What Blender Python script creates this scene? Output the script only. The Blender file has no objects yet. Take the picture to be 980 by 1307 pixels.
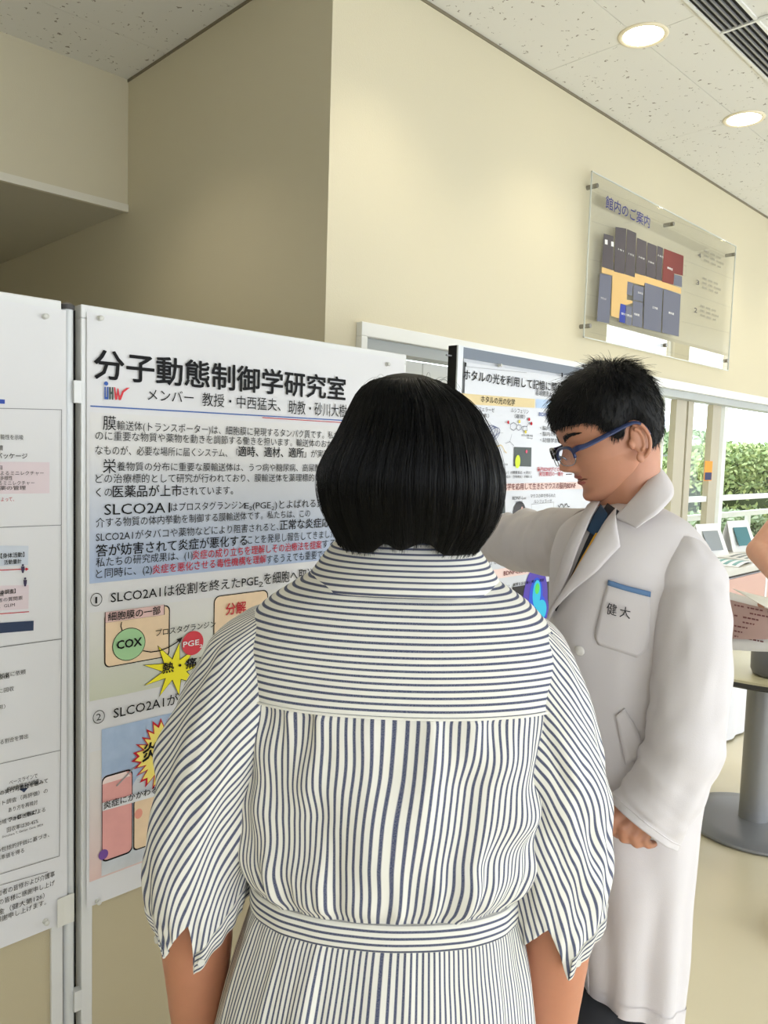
import bpy, bmesh, math, random
import numpy as np
from mathutils import Vector, Matrix
from mathutils.bvhtree import BVHTree
random.seed(7); RNG = np.random.default_rng(7)
S = bpy.context.scene; COL = S.collection; PI = math.pi

# ------------------------------------------------------------------ camera
CX, CY, F = 490.0, 653.5, 995.0
PITCH, ROLL, AZ, CH = math.radians(4.53), math.radians(1.75), math.radians(45.2), 1.52
fw = np.array([math.cos(AZ)*math.cos(PITCH), math.sin(AZ)*math.cos(PITCH), -math.sin(PITCH)])
_r = np.array([math.sin(AZ), -math.cos(AZ), 0.0]); _u = np.cross(_r, fw)
cr = _r*math.cos(ROLL) + _u*math.sin(ROLL); cu = np.cross(cr, fw)
CAM = np.array([0, 0, CH])
cam = bpy.data.cameras.new('camera'); cam.sensor_fit = 'VERTICAL'; cam.sensor_height = 36; cam.lens = F*36/1307
cam.clip_start = 0.05; cam.clip_end = 200
co = bpy.data.objects.new('camera', cam); COL.objects.link(co)
M = Matrix.Identity(4)
for i in range(3):
    M[i][0] = cr[i]; M[i][1] = cu[i]; M[i][2] = -fw[i]; M[i][3] = CAM[i]
co.matrix_world = M; S.camera = co

# ------------------------------------------------------------------ light
S.view_settings.view_transform = 'Standard'; S.view_settings.look = 'None'
S.view_settings.gamma = 1; S.view_settings.exposure = -0.4
S.cycles.max_bounces = 8; S.cycles.diffuse_bounces = 5; S.cycles.sample_clamp_indirect = 6
w = bpy.data.worlds.new('sky'); S.world = w; w.use_nodes = True
bg = w.node_tree.nodes['Background']; bg.inputs[0].default_value = (0.86, 0.93, 1.0, 1); bg.inputs[1].default_value = 6.0

H, YW, XC, YB = 3.2, 2.098, 1.769, 1.40     # ceiling, right wall plane, alcove corner, display panel plane
XE, XW, YS, YN = 16.4, -3.2, -2.2, 8.0
def window_light(name, loc, rot, sx, sy, e, c=(0.93, 0.97, 1.0)):
    l = bpy.data.lights.new(name, 'AREA'); l.shape = 'RECTANGLE'; l.size = sx; l.size_y = sy; l.energy = e; l.color = c
    o = bpy.data.objects.new(name, l); o.location = loc; o.rotation_euler = rot; COL.objects.link(o); return o
# daylight standing just outside the window bands (south wall behind the camera, glazed right wall)
window_light('daylight_south', (4.75, YS-0.22, 1.3), (-PI/2, 0, PI), 7.7, 1.8, 64)
window_light('daylight_south_low', (-1.0, YS-0.22, 1.2), (-PI/2, 0, PI), 3.7, 1.6, 16)
window_light('daylight_south_high', (13.4, YS-0.22, 2.5), (-PI/2, 0, PI), 5.4, 4.2, 70)

# ------------------------------------------------------------------ helpers
def ray(x, y): return fw + cr*((x-CX)/F) + cu*(-(y-CY)/F)
def onY(x, y, Y): d = ray(x, y); return CAM + d*(Y/d[1])
def onX(x, y, X): d = ray(x, y); return CAM + d*(X/d[0])
def onZ(x, y, Z): d = ray(x, y); return CAM + d*((Z-CH)/d[2])
def at(x, y, z): return CAM + ray(x, y)*z
def lin(c):
    return tuple(((v/255)/12.92 if v/255 <= 0.04045 else ((v/255+0.055)/1.055)**2.4) for v in c)
MATS = {}
def mat(name, rgb, rough=0.6, metal=0.0, spec=0.5, noise=0.0, nscale=20, bump=0.0, bscale=200, emit=0, alpha=None):
    if name in MATS: return MATS[name]
    m = bpy.data.materials.new(name); m.use_nodes = True; nt = m.node_tree; b = nt.nodes['Principled BSDF']
    c = lin(rgb)+(1,)
    b.inputs['Base Color'].default_value = c; b.inputs['Roughness'].default_value = rough
    b.inputs['Metallic'].default_value = metal; b.inputs['Specular IOR Level'].default_value = spec
    tc = nt.nodes.new('ShaderNodeTexCoord')
    if noise:
        n = nt.nodes.new('ShaderNodeTexNoise'); n.inputs['Scale'].default_value = nscale; n.inputs['Detail'].default_value = 4
        nt.links.new(tc.outputs['Object'], n.inputs['Vector'])
        mx = nt.nodes.new('ShaderNodeMix'); mx.data_type = 'RGBA'
        mx.inputs[6].default_value = tuple(v*(1-noise) for v in c[:3])+(1,); mx.inputs[7].default_value = tuple(min(1, v*(1+noise)) for v in c[:3])+(1,)
        nt.links.new(n.outputs['Fac'], mx.inputs[0]); nt.links.new(mx.outputs[2], b.inputs['Base Color'])
    if bump:
        n = nt.nodes.new('ShaderNodeTexNoise'); n.inputs['Scale'].default_value = bscale; n.inputs['Detail'].default_value = 3
        nt.links.new(tc.outputs['Object'], n.inputs['Vector'])
        bp = nt.nodes.new('ShaderNodeBump'); bp.inputs['Strength'].default_value = bump; bp.inputs['Distance'].default_value = 0.002
        nt.links.new(n.outputs['Fac'], bp.inputs['Height']); nt.links.new(bp.outputs[0], b.inputs['Normal'])
    if emit:
        b.inputs['Emission Color'].default_value = c; b.inputs['Emission Strength'].default_value = emit
    if alpha is not None: b.inputs['Alpha'].default_value = alpha
    MATS[name] = m; return m
def glass(name, tint=(1, 1, 1), refl=0.08, rough=0.0, fres=True):
    if name in MATS: return MATS[name]
    m = bpy.data.materials.new(name); m.use_nodes = True; nt = m.node_tree; nt.nodes.clear()
    o = nt.nodes.new('ShaderNodeOutputMaterial'); t = nt.nodes.new('ShaderNodeBsdfTransparent'); g = nt.nodes.new('ShaderNodeBsdfGlossy')
    t.inputs[0].default_value = tint+(1,); g.inputs['Roughness'].default_value = rough
    mx = nt.nodes.new('ShaderNodeMixShader'); fr = nt.nodes.new('ShaderNodeFresnel'); fr.inputs[0].default_value = 1.5
    if fres: nt.links.new(fr.outputs[0], mx.inputs[0])
    else: mx.inputs[0].default_value = refl
    nt.links.new(t.outputs[0], mx.inputs[1]); nt.links.new(g.outputs[0], mx.inputs[2]); nt.links.new(mx.outputs[0], o.inputs[0])
    MATS[name] = m; return m

def origin(p):
    if p is None: return np.zeros(3)
    while p.parent: p = p.parent
    return np.array(p.location)
def tag(o, label=None, cat=None, group=None, kind=None):
    if label: o['label'] = label
    if cat: o['category'] = cat
    if group: o['group'] = group
    if kind: o['kind'] = kind
    return o
def thing(name, label, cat, loc, group=None):
    o = bpy.data.objects.new(name, None); COL.objects.link(o); o.location = tuple(loc); o.empty_display_size = 0.1
    return tag(o, label, cat, group)
class MB:
    """collects vertices and faces (world coordinates) of one mesh"""
    def __init__(s): s.v = []; s.f = []; s.uv = []; s.n = 0
    def add(s, v, f, uv=None):
        v = np.asarray(v, float).reshape(-1, 3); s.v.append(v); s.f += [tuple(int(i)+s.n for i in q) for q in f]
        s.uv.append(np.zeros((len(v), 2)) if uv is None else np.asarray(uv, float).reshape(-1, 2)); s.n += len(v); return s
    def grid(s, P, closed=False, uv=None, caps=False, flip=False):
        P = np.asarray(P, float); nr, nc = P.shape[:2]; f = []
        for i in range(nr-1):
            for j in range(nc if closed else nc-1):
                k = (j+1) % nc; q = (i*nc+j, i*nc+k, (i+1)*nc+k, (i+1)*nc+j); f.append(q[::-1] if flip else q)
        if caps:
            f.append(tuple(range(nc-1, -1, -1)) if not flip else tuple(range(nc)))
            l = tuple((nr-1)*nc+j for j in range(nc)); f.append(l if not flip else l[::-1])
        return s.add(P.reshape(-1, 3), f, uv)
    def box(s, a, b):
        x0, y0, z0 = np.minimum(a, b); x1, y1, z1 = np.maximum(a, b)
        v = [(x0,y0,z0),(x1,y0,z0),(x1,y1,z0),(x0,y1,z0),(x0,y0,z1),(x1,y0,z1),(x1,y1,z1),(x0,y1,z1)]
        return s.add(v, [(0,3,2,1),(4,5,6,7),(0,1,5,4),(1,2,6,5),(2,3,7,6),(3,0,4,7)])
    def quad(s, *p): return s.add(p, [tuple(range(len(p)))])
    def tube(s, pts, rad, n=12, caps=True, rad2=None, ref=(0, 0, 1)):
        pts = np.asarray(pts, float); m = len(pts); rad = np.broadcast_to(rad, (m,)); r2 = rad if rad2 is None else np.broadcast_to(rad2, (m,))
        T = np.gradient(pts, axis=0); T /= np.linalg.norm(T, axis=1)[:, None]+1e-12
        ref = np.array(ref, float)
        if abs(T[0] @ ref) > 0.95: ref = np.array([1.0, 0, 0]) if abs(T[0][0]) < 0.9 else np.array([0, 1.0, 0])
        A = []; a = np.cross(T[0], ref); a /= np.linalg.norm(a)
        for i in range(m):
            a = a - T[i]*(a @ T[i]); a /= np.linalg.norm(a); A.append(a.copy())
        A = np.array(A); B = np.cross(T, A); th = np.linspace(0, 2*PI, n, endpoint=False)
        G = pts[:, None] + A[:, None]*np.cos(th)[None, :, None]*rad[:, None, None] + B[:, None]*np.sin(th)[None, :, None]*r2[:, None, None]
        return s.grid(G, True, caps=caps)
    def cyl(s, c, r, z0, z1, n=32, r1=None, r2=None):
        r1 = r if r1 is None else r1
        th = np.linspace(0, 2*PI, n, endpoint=False); G = []
        for z, q in ((z0, r), (z1, r1)): G.append(np.stack([c[0]+q*np.cos(th), c[1]+q*np.sin(th), np.full(n, z)], 1))
        return s.grid(np.array(G), True, caps=True)
    def lathe(s, c, prof, n=40, caps=True):
        th = np.linspace(0, 2*PI, n, endpoint=False)
        return s.grid(np.array([np.stack([c[0]+r*np.cos(th), c[1]+r*np.sin(th), np.full(n, c[2]+z)], 1) for r, z in prof]), True, caps=caps)
    def disc(s, c, r, nrm, n=24, th=0.0):
        nrm = np.array(nrm, float); nrm /= np.linalg.norm(nrm); c = np.array(c, float)
        return s.tube([c, c+nrm*max(th, 1e-4)], r, n)
    def build(s, name, m, parent=None, smooth=False, bevel=0, solid=0, sub=0, auto=None):
        V = np.concatenate(s.v)-origin(parent); me = bpy.data.meshes.new(name); me.from_pydata(V.tolist(), [], s.f)
        uv = me.uv_layers.new(name='UVMap'); li = np.empty(len(me.loops), int); me.loops.foreach_get('vertex_index', li)
        uv.data.foreach_set('uv', np.concatenate(s.uv)[li].ravel())
        if smooth: me.polygons.foreach_set('use_smooth', [True]*len(me.polygons))
        if m: me.materials.append(m)
        me.update(); o = bpy.data.objects.new(name, me); COL.objects.link(o)
        if parent: o.parent = parent
        if bevel:
            b = o.modifiers.new('b', 'BEVEL'); b.width = bevel; b.segments = 2; b.limit_method = 'ANGLE'
        if solid:
            d = o.modifiers.new('s', 'SOLIDIFY'); d.thickness = solid; d.offset = 0
        if sub:
            d = o.modifiers.new('d', 'SUBSURF'); d.levels = sub; d.render_levels = sub
        if auto: me.set_sharp_from_angle(angle=math.radians(auto))
        return o
def box(name, a, b, m, parent=None, bevel=0): return MB().box(a, b).build(name, m, parent, bevel=bevel)

def interp(rows, z, cols=None):
    """smooth (catmull-rom like) interpolation of table rows by first column"""
    R = np.array(rows, float); x = R[:, 0]; z = np.atleast_1d(z); out = []
    if x[0] > x[-1]: R = R[::-1]; x = R[:, 0]
    d = np.gradient(R[:, 1:], x, axis=0)
    i = np.clip(np.searchsorted(x, z)-1, 0, len(x)-2); h = (x[i+1]-x[i])[:, None]; t = np.clip((z-x[i])/(x[i+1]-x[i]), 0, 1)[:, None]
    a, b = R[i, 1:], R[i+1, 1:]
    return (2*t**3-3*t**2+1)*a + (t**3-2*t**2+t)*h*d[i] + (-2*t**3+3*t**2)*b + (t**3-t**2)*h*d[i+1]
class Noise:
    """smooth periodic (in u) value noise on a lattice, u in 0..1"""
    def __init__(s, nu, nv, seed): s.g = np.random.default_rng(seed).uniform(-1, 1, (nv+2, nu)); s.nu, s.nv = nu, nv
    def __call__(s, u, v):
        u = (np.asarray(u) % 1)*s.nu; v = np.clip(np.asarray(v), 0, 0.9999)*s.nv
        i = u.astype(int) % s.nu; j = v.astype(int); fu = u-np.floor(u); fv = v-j
        fu = fu*fu*(3-2*fu); fv = fv*fv*(3-2*fv); i1 = (i+1) % s.nu
        return (s.g[j, i]*(1-fu)+s.g[j, i1]*fu)*(1-fv) + (s.g[j+1, i]*(1-fu)+s.g[j+1, i1]*fu)*fv

def blob(parts, voxel, smooth=4, factor=0.6):
    """union of round cones [(p0, p1, r0, r1)] and ellipsoids [(c, (rx, ry, rz))] as one continuous skin; returns verts, faces"""
    mb = MB(); th = np.linspace(0, 2*PI, 20, endpoint=False)
    for p in parts:
        if len(p) == 2:
            c, r = p; G = [np.stack([c[0]+r[0]*math.sin(a)*np.cos(th), c[1]+r[1]*math.sin(a)*np.sin(th), np.full(20, c[2]-r[2]*math.cos(a))], 1) for a in np.linspace(0.05, PI-0.05, 14)]
            mb.grid(np.array(G), True, caps=True)
        else:
            a, b, r0, r1 = p; a = np.array(a, float); b = np.array(b, float); d = b-a; L = np.linalg.norm(d)+1e-9; d /= L
            pts, rr = [], []
            for q in np.linspace(PI/2-0.08, 0, 5): pts.append(a-d*r0*math.sin(q)); rr.append(r0*math.cos(q))
            for t in np.linspace(0, 1, 6)[1:-1]: pts.append(a+d*L*t); rr.append(r0+(r1-r0)*t)
            for q in np.linspace(0, PI/2-0.08, 5): pts.append(b+d*r1*math.sin(q)); rr.append(r1*math.cos(q))
            mb.tube(pts, rr, 16)
    o = mb.build('tmp', None); rm = o.modifiers.new('r', 'REMESH'); rm.mode = 'VOXEL'; rm.voxel_size = voxel
    if smooth:
        sm = o.modifiers.new('s', 'SMOOTH'); sm.iterations = smooth; sm.factor = factor
    dg = bpy.context.evaluated_depsgraph_get(); me = bpy.data.meshes.new_from_object(o.evaluated_get(dg))
    V = np.empty(len(me.vertices)*3); me.vertices.foreach_get('co', V); fs = [tuple(p.vertices) for p in me.polygons]
    bpy.data.objects.remove(o); bpy.data.meshes.remove(me); return V.reshape(-1, 3), fs

# text: Blender's own font, turned to flat mesh letters
_tc = {}
def glyphs(s):
    if s not in _tc:
        c = bpy.data.curves.new('t', 'FONT'); c.body = s; c.size = 1; c.resolution_u = 2
        o = bpy.data.objects.new('t', c); COL.objects.link(o)
        dg = bpy.context.evaluated_depsgraph_get(); me = bpy.data.meshes.new_from_object(o.evaluated_get(dg))
        V = np.empty(len(me.vertices)*3); me.vertices.foreach_get('co', V); V = V.reshape(-1, 3)[:, :2]
        fs = [tuple(p.vertices) for p in me.polygons]; bpy.data.objects.remove(o); bpy.data.curves.remove(c)
        _tc[s] = (V, fs)
    return _tc[s]

class Sheet:
    """flat print on a vertical plane Y=const facing -Y; positions given as photograph pixels, stored as real positions on that plane"""
    def __init__(s, Y): s.Y = Y; s.m = {}; s.k = {}
    def pt(s, x, y, lay=0): p = onY(x, y, s.Y); p[1] = s.Y-0.0006*lay; return p
    SPLIT = {'plan_taupe','plan_slate','plan_tan','cell','pink_box','photo','brain_photo','rose_band','plan_icon','plan_name','floor_number','figure_icon','clip','atom','mouse','emblem_blue','brain_violet','brain_blue','brain_cyan','pin','outline'}
    def b(s, name, m):
        if name in s.SPLIT:
            k = name+'#%d' % len(s.m); s.m[k] = MB(); s.k[k] = m; return s.m[k]
        if name not in s.m: s.m[name] = MB(); s.k[name] = m
        return s.m[name]
    def text(s, name, m, t, x0, y0, x1, hpx, bold=0, lay=5, rot=0.0):
        """baseline starts at pixel (x0,y0), ends at pixel column x1; hpx = height of a full glyph at its left end"""
        V, fs = glyphs(t); V = V.copy()
        p0 = onY(x0, y0, s.Y); pu = onY(x0, y0-hpx, s.Y); p1 = onY(x1, y0+(606-y0)*(x1-x0)/(1497-x0), s.Y)
        W = p1[0]-p0[0]; hh = pu[2]-p0[2]
        V[:, 0] -= V[:, 0].min(); V[:, 0] *= W/max(V[:, 0].max(), 1e-6); V[:, 1] *= hh/0.86
        c, sn = math.cos(rot), math.sin(rot)
        offs = [(0, 0)] if not bold else [(dx*bold*hh, dz*bold*hh) for dx, dz in ((0,0),(1,0),(-1,0),(0,1),(0,-1),(.7,.7),(-.7,.7),(.7,-.7),(-.7,-.7))]
        tgt = s.b(name, m)
        for k, (dx, dz) in enumerate(offs):
            X = V[:, 0]+dx; Z = V[:, 1]+dz
            P = np.stack([p0[0]+X*c-Z*sn, np.full(len(V), s.Y-0.0006*lay-0.00002*k), p0[2]+X*sn+Z*c], 1); tgt.add(P, fs)
    def poly(s, name, m, pts, lay=1):
        s.b(name, m).quad(*[s.pt(x, y, lay) for x, y in pts])
    def line(s, name, m, pts, wpx, lay=4, closed=False):
        pts = [s.pt(x, y, lay) for x, y in pts]; w_ = wpx*0.00105*1.3/2
        if closed: pts.append(pts[0])
        for a, b_ in zip(pts[:-1], pts[1:]):
            d = b_-a; L = math.hypot(d[0], d[2]); 
            if L < 1e-6: continue
            n = np.array([-d[2], 0, d[0]])/L*w_; e = d/L*w_*0.6
            s.b(name, m).quad(a-n-e, b_-n+e, b_+n+e, a+n-e)
    def circle(s, name, m, x, y, rpx, lay=3, n=28, ry=None, w=0):
        c = s.pt(x, y, lay); q = s.pt(x+rpx, y, lay); r = q[0]-c[0]; rz = r if ry is None else r*ry/rpx
        th = np.linspace(0, 2*PI, n, endpoint=False)
        if w:
            r0 = r-w*0.0012; rz0 = rz-w*0.0012
            G = np.array([[[c[0]+r*math.cos(t), c[1], c[2]+rz*math.sin(t)] for t in th], [[c[0]+r0*math.cos(t), c[1], c[2]+rz0*math.sin(t)] for t in th]])
            s.b(name, m).grid(G, True)
        else: s.b(name, m).add([[c[0]+r*math.cos(t), c[1], c[2]+rz*math.sin(t)] for t in th], [tuple(range(n))])
    def star(s, name, m, x, y, r0, r1, n, lay=3, sx=1.0, seed=0, sy=1.0):
        g = random.Random(seed); c = s.pt(x, y, lay); k = s.pt(x+1, y, lay)[0]-c[0]; pts = []
        for i in range(2*n):
            r = (r1*g.uniform(.82, 1.1) if i % 2 else r0*g.uniform(.92, 1.08))*k; a = PI*i/n
            pts.append([c[0]+r*math.cos(a)*sx, c[1], c[2]+r*math.sin(a)*sy])
        s.b(name, m).add([list(c)]+pts, [(0, i+1, (i+1) % (2*n)+1) for i in range(2*n)])
    def rrect(s, name, m, x0, y0, x1, y1, r, lay=3, w=0, mline=None, lname='outline'):
        """rounded rectangle given by left edge column, its top and bottom row and right column"""
        a = s.pt(x0, y0, lay); b_ = s.pt(x0, y1, lay); c = s.pt(x1, y0, lay); X0, X1, Z1, Z0 = a[0], c[0], a[2], b_[2]
        R = r*(s.pt(x0+1, y0)[0]-a[0]); P = []
        for cx_, cz, a0 in ((X1-R, Z1-R, 0), (X0+R, Z1-R, 90), (X0+R, Z0+R, 180), (X1-R, Z0+R, 270)):
            for q in np.linspace(a0, a0+90, 6): P.append([cx_+R*math.cos(math.radians(q)), s.Y-0.0006*lay, cz+R*math.sin(math.radians(q))])
        if m: s.b(name, m).add(P, [tuple(range(len(P)))])
        if mline:
            P = np.array(P); c0 = P.mean(0); Q = P.copy(); d = P-c0
            Q = c0+d*(1-w*0.0014/np.linalg.norm(d, axis=1)[:, None]); P[:, 1] -= 0.0004; Q[:, 1] -= 0.0004
            s.b(lname, mline).grid(np.array([P, Q]), True)
    def build(s, parent):
        for n, mb in s.m.items(): mb.build(n.split('#')[0], s.k[n], parent)

# ================================================================== ROOM
def wall_mat():
    m = mat('wall_paint', (203, 195, 170), rough=0.75, bump=0.25, bscale=260); return m
WALL = wall_mat(); TRIM = mat('white_trim', (226, 227, 224), rough=0.35); ALU = mat('white_aluminium', (218, 220, 220), rough=0.3, metal=0.1)
GREYMET = mat('grey_metal', (150, 151, 153), rough=0.38, metal=0.35); BLACKMET = mat('black_metal', (22, 22, 24), rough=0.4)
PAPER = mat('paper', (214, 213, 214), rough=0.45, spec=0.4); DARK = mat('dark_gap', (14, 14, 14), rough=0.8)

# acoustic ceiling tile: white board peppered with irregular pits
def tile_mat():
    m = bpy.data.materials.new('acoustic_tile'); m.use_nodes = True; nt = m.node_tree; b = nt.nodes['Principled BSDF']; b.inputs['Roughness'].default_value = 0.85
    g = nt.nodes.new('ShaderNodeNewGeometry'); n = nt.nodes.new('ShaderNodeTexNoise'); n.inputs['Scale'].default_value = 55; n.inputs['Detail'].default_value = 2
    mp = nt.nodes.new('ShaderNodeVectorMath'); mp.operation = 'MULTIPLY_ADD'
    nt.links.new(g.outputs['Position'], n.inputs['Vector']); nt.links.new(n.outputs['Color'], mp.inputs[0]); mp.inputs[1].default_value = (0.045, 0.045, 0)
    nt.links.new(g.outputs['Position'], mp.inputs[2])
    v = nt.nodes.new('ShaderNodeTexVoronoi'); v.inputs['Scale'].default_value = 42; nt.links.new(mp.outputs[0], v.inputs['Vector'])
    r = nt.nodes.new('ShaderNodeMath'); r.operation = 'MULTIPLY'; sx = nt.nodes.new('ShaderNodeSeparateColor'); nt.links.new(v.outputs['Color'], sx.inputs[0])
    nt.links.new(sx.outputs[0], r.inputs[0]); r.inputs[1].default_value = 0.235
    lt = nt.nodes.new('ShaderNodeMath'); lt.operation = 'LESS_THAN'; nt.links.new(v.outputs['Distance'], lt.inputs[0]); nt.links.new(r.outputs[0], lt.inputs[1])
    mx = nt.nodes.new('ShaderNodeMix'); mx.data_type = 'RGBA'; mx.inputs[6].default_value = lin((222, 221, 216))+(1,); mx.inputs[7].default_value = lin((146, 140, 132))+(1,)
    nt.links.new(lt.outputs[0], mx.inputs[0]); nt.links.new(mx.outputs[2], b.inputs['Base Color'])
    bp = nt.nodes.new('ShaderNodeBump'); bp.invert = True; bp.inputs['Strength'].default_value = 0.5; bp.inputs['Distance'].default_value = 0.003
    nt.links.new(lt.outputs[0], bp.inputs['Height']); nt.links.new(bp.outputs[0], b.inputs['Normal']); return m
TILE = tile_mat()
YA = 3.555; ZS = 2.610                                        # alcove soffit: front plane and underside
XA, YAT, HAT = 8.3, -1.15, 5.0      # unseen taller bay, added so its windows reflect in the sign
ceil = tag(MB().box((XW, YAT, H+0.016), (XE, YA, H+0.12)).box((XW, YS, H+0.016), (XA, YAT, H+0.12)).build('ceiling', mat('tile_grid', (150, 146, 136), rough=0.8)), kind='structure')
TX, TY, PX, PY = 2.982, 1.640, 1.04, 0.52
full = None
for i in range(-6, 14):
    for j in range(-13, 5):
        x0, x1 = TX+i*PX, TX+(i+1)*PX; y0, y1 = TY+j*PY, TY+(j+1)*PY
        if j >= 1 and x0 > XC-0.05: continue
        cx0, cx1, cy0, cy1 = max(x0, XW), min(x1, XE), max(y0, YS), min(y1, YA)
        if j == 0 and x0 > XC-0.8:
            cy1 = YW
        if j >= 1: cx1 = min(cx1, XC)
        if cx1 > XA and cy0 < YAT: continue
        if cx1-cx0 < 0.05 or cy1-cy0 < 0.03: continue
        whole = abs(cx1-cx0-PX) < 1e-6 and abs(cy1-cy0-PY) < 1e-6
        if whole and full is not None: o = bpy.data.objects.new('ceiling_tile', full); COL.objects.link(o); o.parent = ceil; o.location = (x0, y0, H)
        else:
            a = MB().box((0.0012, 0.0012, 0), (cx1-cx0-0.0012, cy1-cy0-0.0012, 0.014)).build('ceiling_tile', TILE, ceil); a.location = (cx0, cy0, H)
            if whole: full = a.data
# floor with a soft sheen
def floor_mat():
    m = mat('vinyl_floor', (222, 212, 182), rough=0.22, noise=0.06, nscale=1.8, spec=0.5, bump=0.05, bscale=90); return m
tag(box('floor', (XW, YS, -0.1), (XE, YN, 0), floor_mat()), kind='structure')

# right wall with its long glazed opening (header at 1.93 m)
XG0, XG1, ZH = 1.945, 12.0, 1.93; XD1 = 3.0; XW0 = 4.02
wr = MB().box((XC, YW, ZH), (XE, YW+0.18, H+0.1)); wr.box((XC, YW, 0), (XG0, YW+0.18, ZH)); wr.box((XD1, YW, 0), (XW0, YW+0.18, ZH)); wr.box((XG1, YW, 0), (XE, YW+0.18, ZH))
tag(wr.build('wall_right', WALL), kind='structure')
tag(box('wall_alcove_side', (XC, YW+0.18, 0), (XC+0.15, YN, H+0.1), WALL), kind='structure')
tag(box('wall_back', (XW, YN, 0), (XC+0.15, YN+0.15, H+0.1), WALL), kind='structure')
tag(box('wall_soffit', (XW, YA, ZS), (XC, YA+0.02, H+0.1), WALL), kind='structure')
sc = tag(box('ceiling_alcove', (XW, YA+0.02, ZS), (XC, YN, ZS+0.05), mat('soffit_board', (190, 186, 170), rough=0.8)), kind='structure')
for k in range(6): box('soffit_panel', (XC-0.002-0.9*(k+1)+0.003, YA+0.022, ZS-0.006), (XC-0.002-0.9*k, YN-0.01, ZS-0.0005), mat('soffit_board', ()), sc)
tag(box('trim_1', (XW, YA-0.012, ZS-0.012), (XC-0.001, YA+0.01, ZS+0.022), mat('trim_cream', (214, 210, 196), rough=0.5)), kind='structure')
tag(box('trim_2', (XC, YW-0.004, H-0.012), (XE, YW, H-0.0005), mat('trim_brown', (120, 112, 92), rough=0.6)), kind='structure')
tag(box('trim_3', (XC-0.004, YW, H-0.012), (XC, YA, H-0.0005), mat('trim_brown', ())), kind='structure')
tag(box('wall_left', (XW-0.15, YS, 0), (XW, YN, H+0.1), WALL), kind='structure')
# head casing and left jamb of the glazed opening
tr = MB().box((XG0-0.03, YW-0.03, ZH-0.005), (XG1, YW, ZH+0.045)); tr.box((XG0-0.03, YW-0.03, 0), (XG0, YW+0.06, ZH-0.005))
tag(tr.build('trim_4', TRIM, bevel=0.003), kind='structure')
tag(MB().box((XG0, YW+0.002, ZH-0.045), (XG1, YW+0.10, ZH-0.002)).build('trim_5', mat('underside_grey', (176, 180, 180), rough=0.4)), kind='structure')  # grey bar; shade of the header's underside is put into its colour
# sliding door next to the display panels
d1 = tag(box('door_1', (XG0+0.01, YW+0.10, 0.01), (XD1, YW+0.13, ZH-0.05), mat('door_beige', (214, 210, 190), rough=0.5)), kind='structure')
xa = onY(539, 460, YW+0.09)[0]; xb = onY(549, 460, YW+0.09)[0]
box('door_stile', (xa, YW+0.085, 0.01), (xb, YW+0.10, ZH-0.05), TRIM, d1); box('door_rail', (XG0+0.01, YW+0.088, ZH-0.12), (XD1, YW+0.10, ZH-0.05), TRIM, d1)
box('door_stile', (XG0+0.012, YW+0.088, 0.01), (XG0+0.05, YW+0.10, ZH-0.12), mat('door_beige', ()), d1)
# glazed doors: mullions at the places seen beside the man, glass between, rails at mid height
GL = glass('window_glass', (0.97, 0.985, 0.985), refl=0.03, fres=False); MUL = mat('mullion', (176, 168, 148), rough=0.4, metal=0.2)
Ym = YW+0.09
def Xp(px, py=560): return onY(px, py, Ym)[0]
wn = tag(MB().box((XW0, Ym-0.02, 0), (XG1, Ym+0.03, 0.06)).build('window_1', MUL), kind='structure')
mul = [(Xp(841), Xp(843), TRIM), (Xp(857), Xp(870), MUL), (Xp(872.5), Xp(879.5), MUL), (Xp(904), Xp(914.5), MUL), (Xp(919), Xp(923.5), TRIM)]
xs = [Xp(985)+0.05]
while xs[-1] < XG1-0.6: xs.append(xs[-1]+0.95)
mul += [(x, x+0.06, TRIM) for x in xs[1:]] + [(XW0, XW0+0.05, MUL), (XG1-0.05, XG1, MUL)]
for a, b_, m_ in mul: box('mullion', (a, Ym-0.02, 0.06), (b_, Ym+0.02, ZH-0.045), m_, wn)
ed = sorted(mul)
for (a0, b0, _), (a1, b1, _) in zip(ed[:-1], ed[1:]):
    if a1-b0 > 0.02: box('pane', (b0, Ym, 0.06), (a1, Ym+0.006, ZH-0.045), GL, wn)
zr = onY(950, 634, Ym)[2]
for a, b_ in ((Xp(879.5), Xp(904)), (Xp(923.5), XG1-0.05)): box('rail', (a, Ym-0.012, zr-0.018), (b_, Ym+0.014, zr+0.018), TRIM, wn)
p = onY(903, 603, Ym-0.024)
st = MB().box((Xp(897.5), Ym-0.0225, p[2]-0.055), (Xp(907), Ym-0.0205, p[2]+0.075)).build('door_sticker', mat('orange_print', (232, 150, 40)), wn); st['label'] = 'orange and navy sticker'
box('sticker_band', (Xp(898), Ym-0.0235, p[2]-0.05), (Xp(906.5), Ym-0.0226, p[2]+0.0), mat('navy_print', (30, 40, 90)), wn)

# south and east walls with window bands that light the hall
def holed(name, axis, c, lo, hi, z0, z1, holes, th):
    mb = MB(); segs = sorted(holes); cur = lo
    def bx(a, b_, za, zb):
        if axis == 'Y': mb.box((a, c, za), (b_, c+th, zb))
        else: mb.box((c, a, za), (c+th, b_, zb))
    for a, b_, za, zb in segs:
        bx(cur, a, z0, z1); bx(a, b_, z0, za); bx(a, b_, zb, z1); cur = b_
    bx(cur, hi, z0, z1); return tag(mb.build(name, WALL), kind='structure')
hs = [(-2.9+1.92*k, -2.9+1.92*k+1.78, 0.4, 2.05 if k < 2 else 2.25) for k in range(6)] + [(10.98, 13.31, 0.4, 4.6), (13.9, 15.77, 0.4, 4.6)]
holed('wall_front', 'Y', YS-0.15, XW, XE, 0, HAT, hs, 0.15)
tag(box('wall_far', (XE, YS, 0), (XE+0.15, YW+0.18, HAT), WALL), kind='structure')
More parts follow.
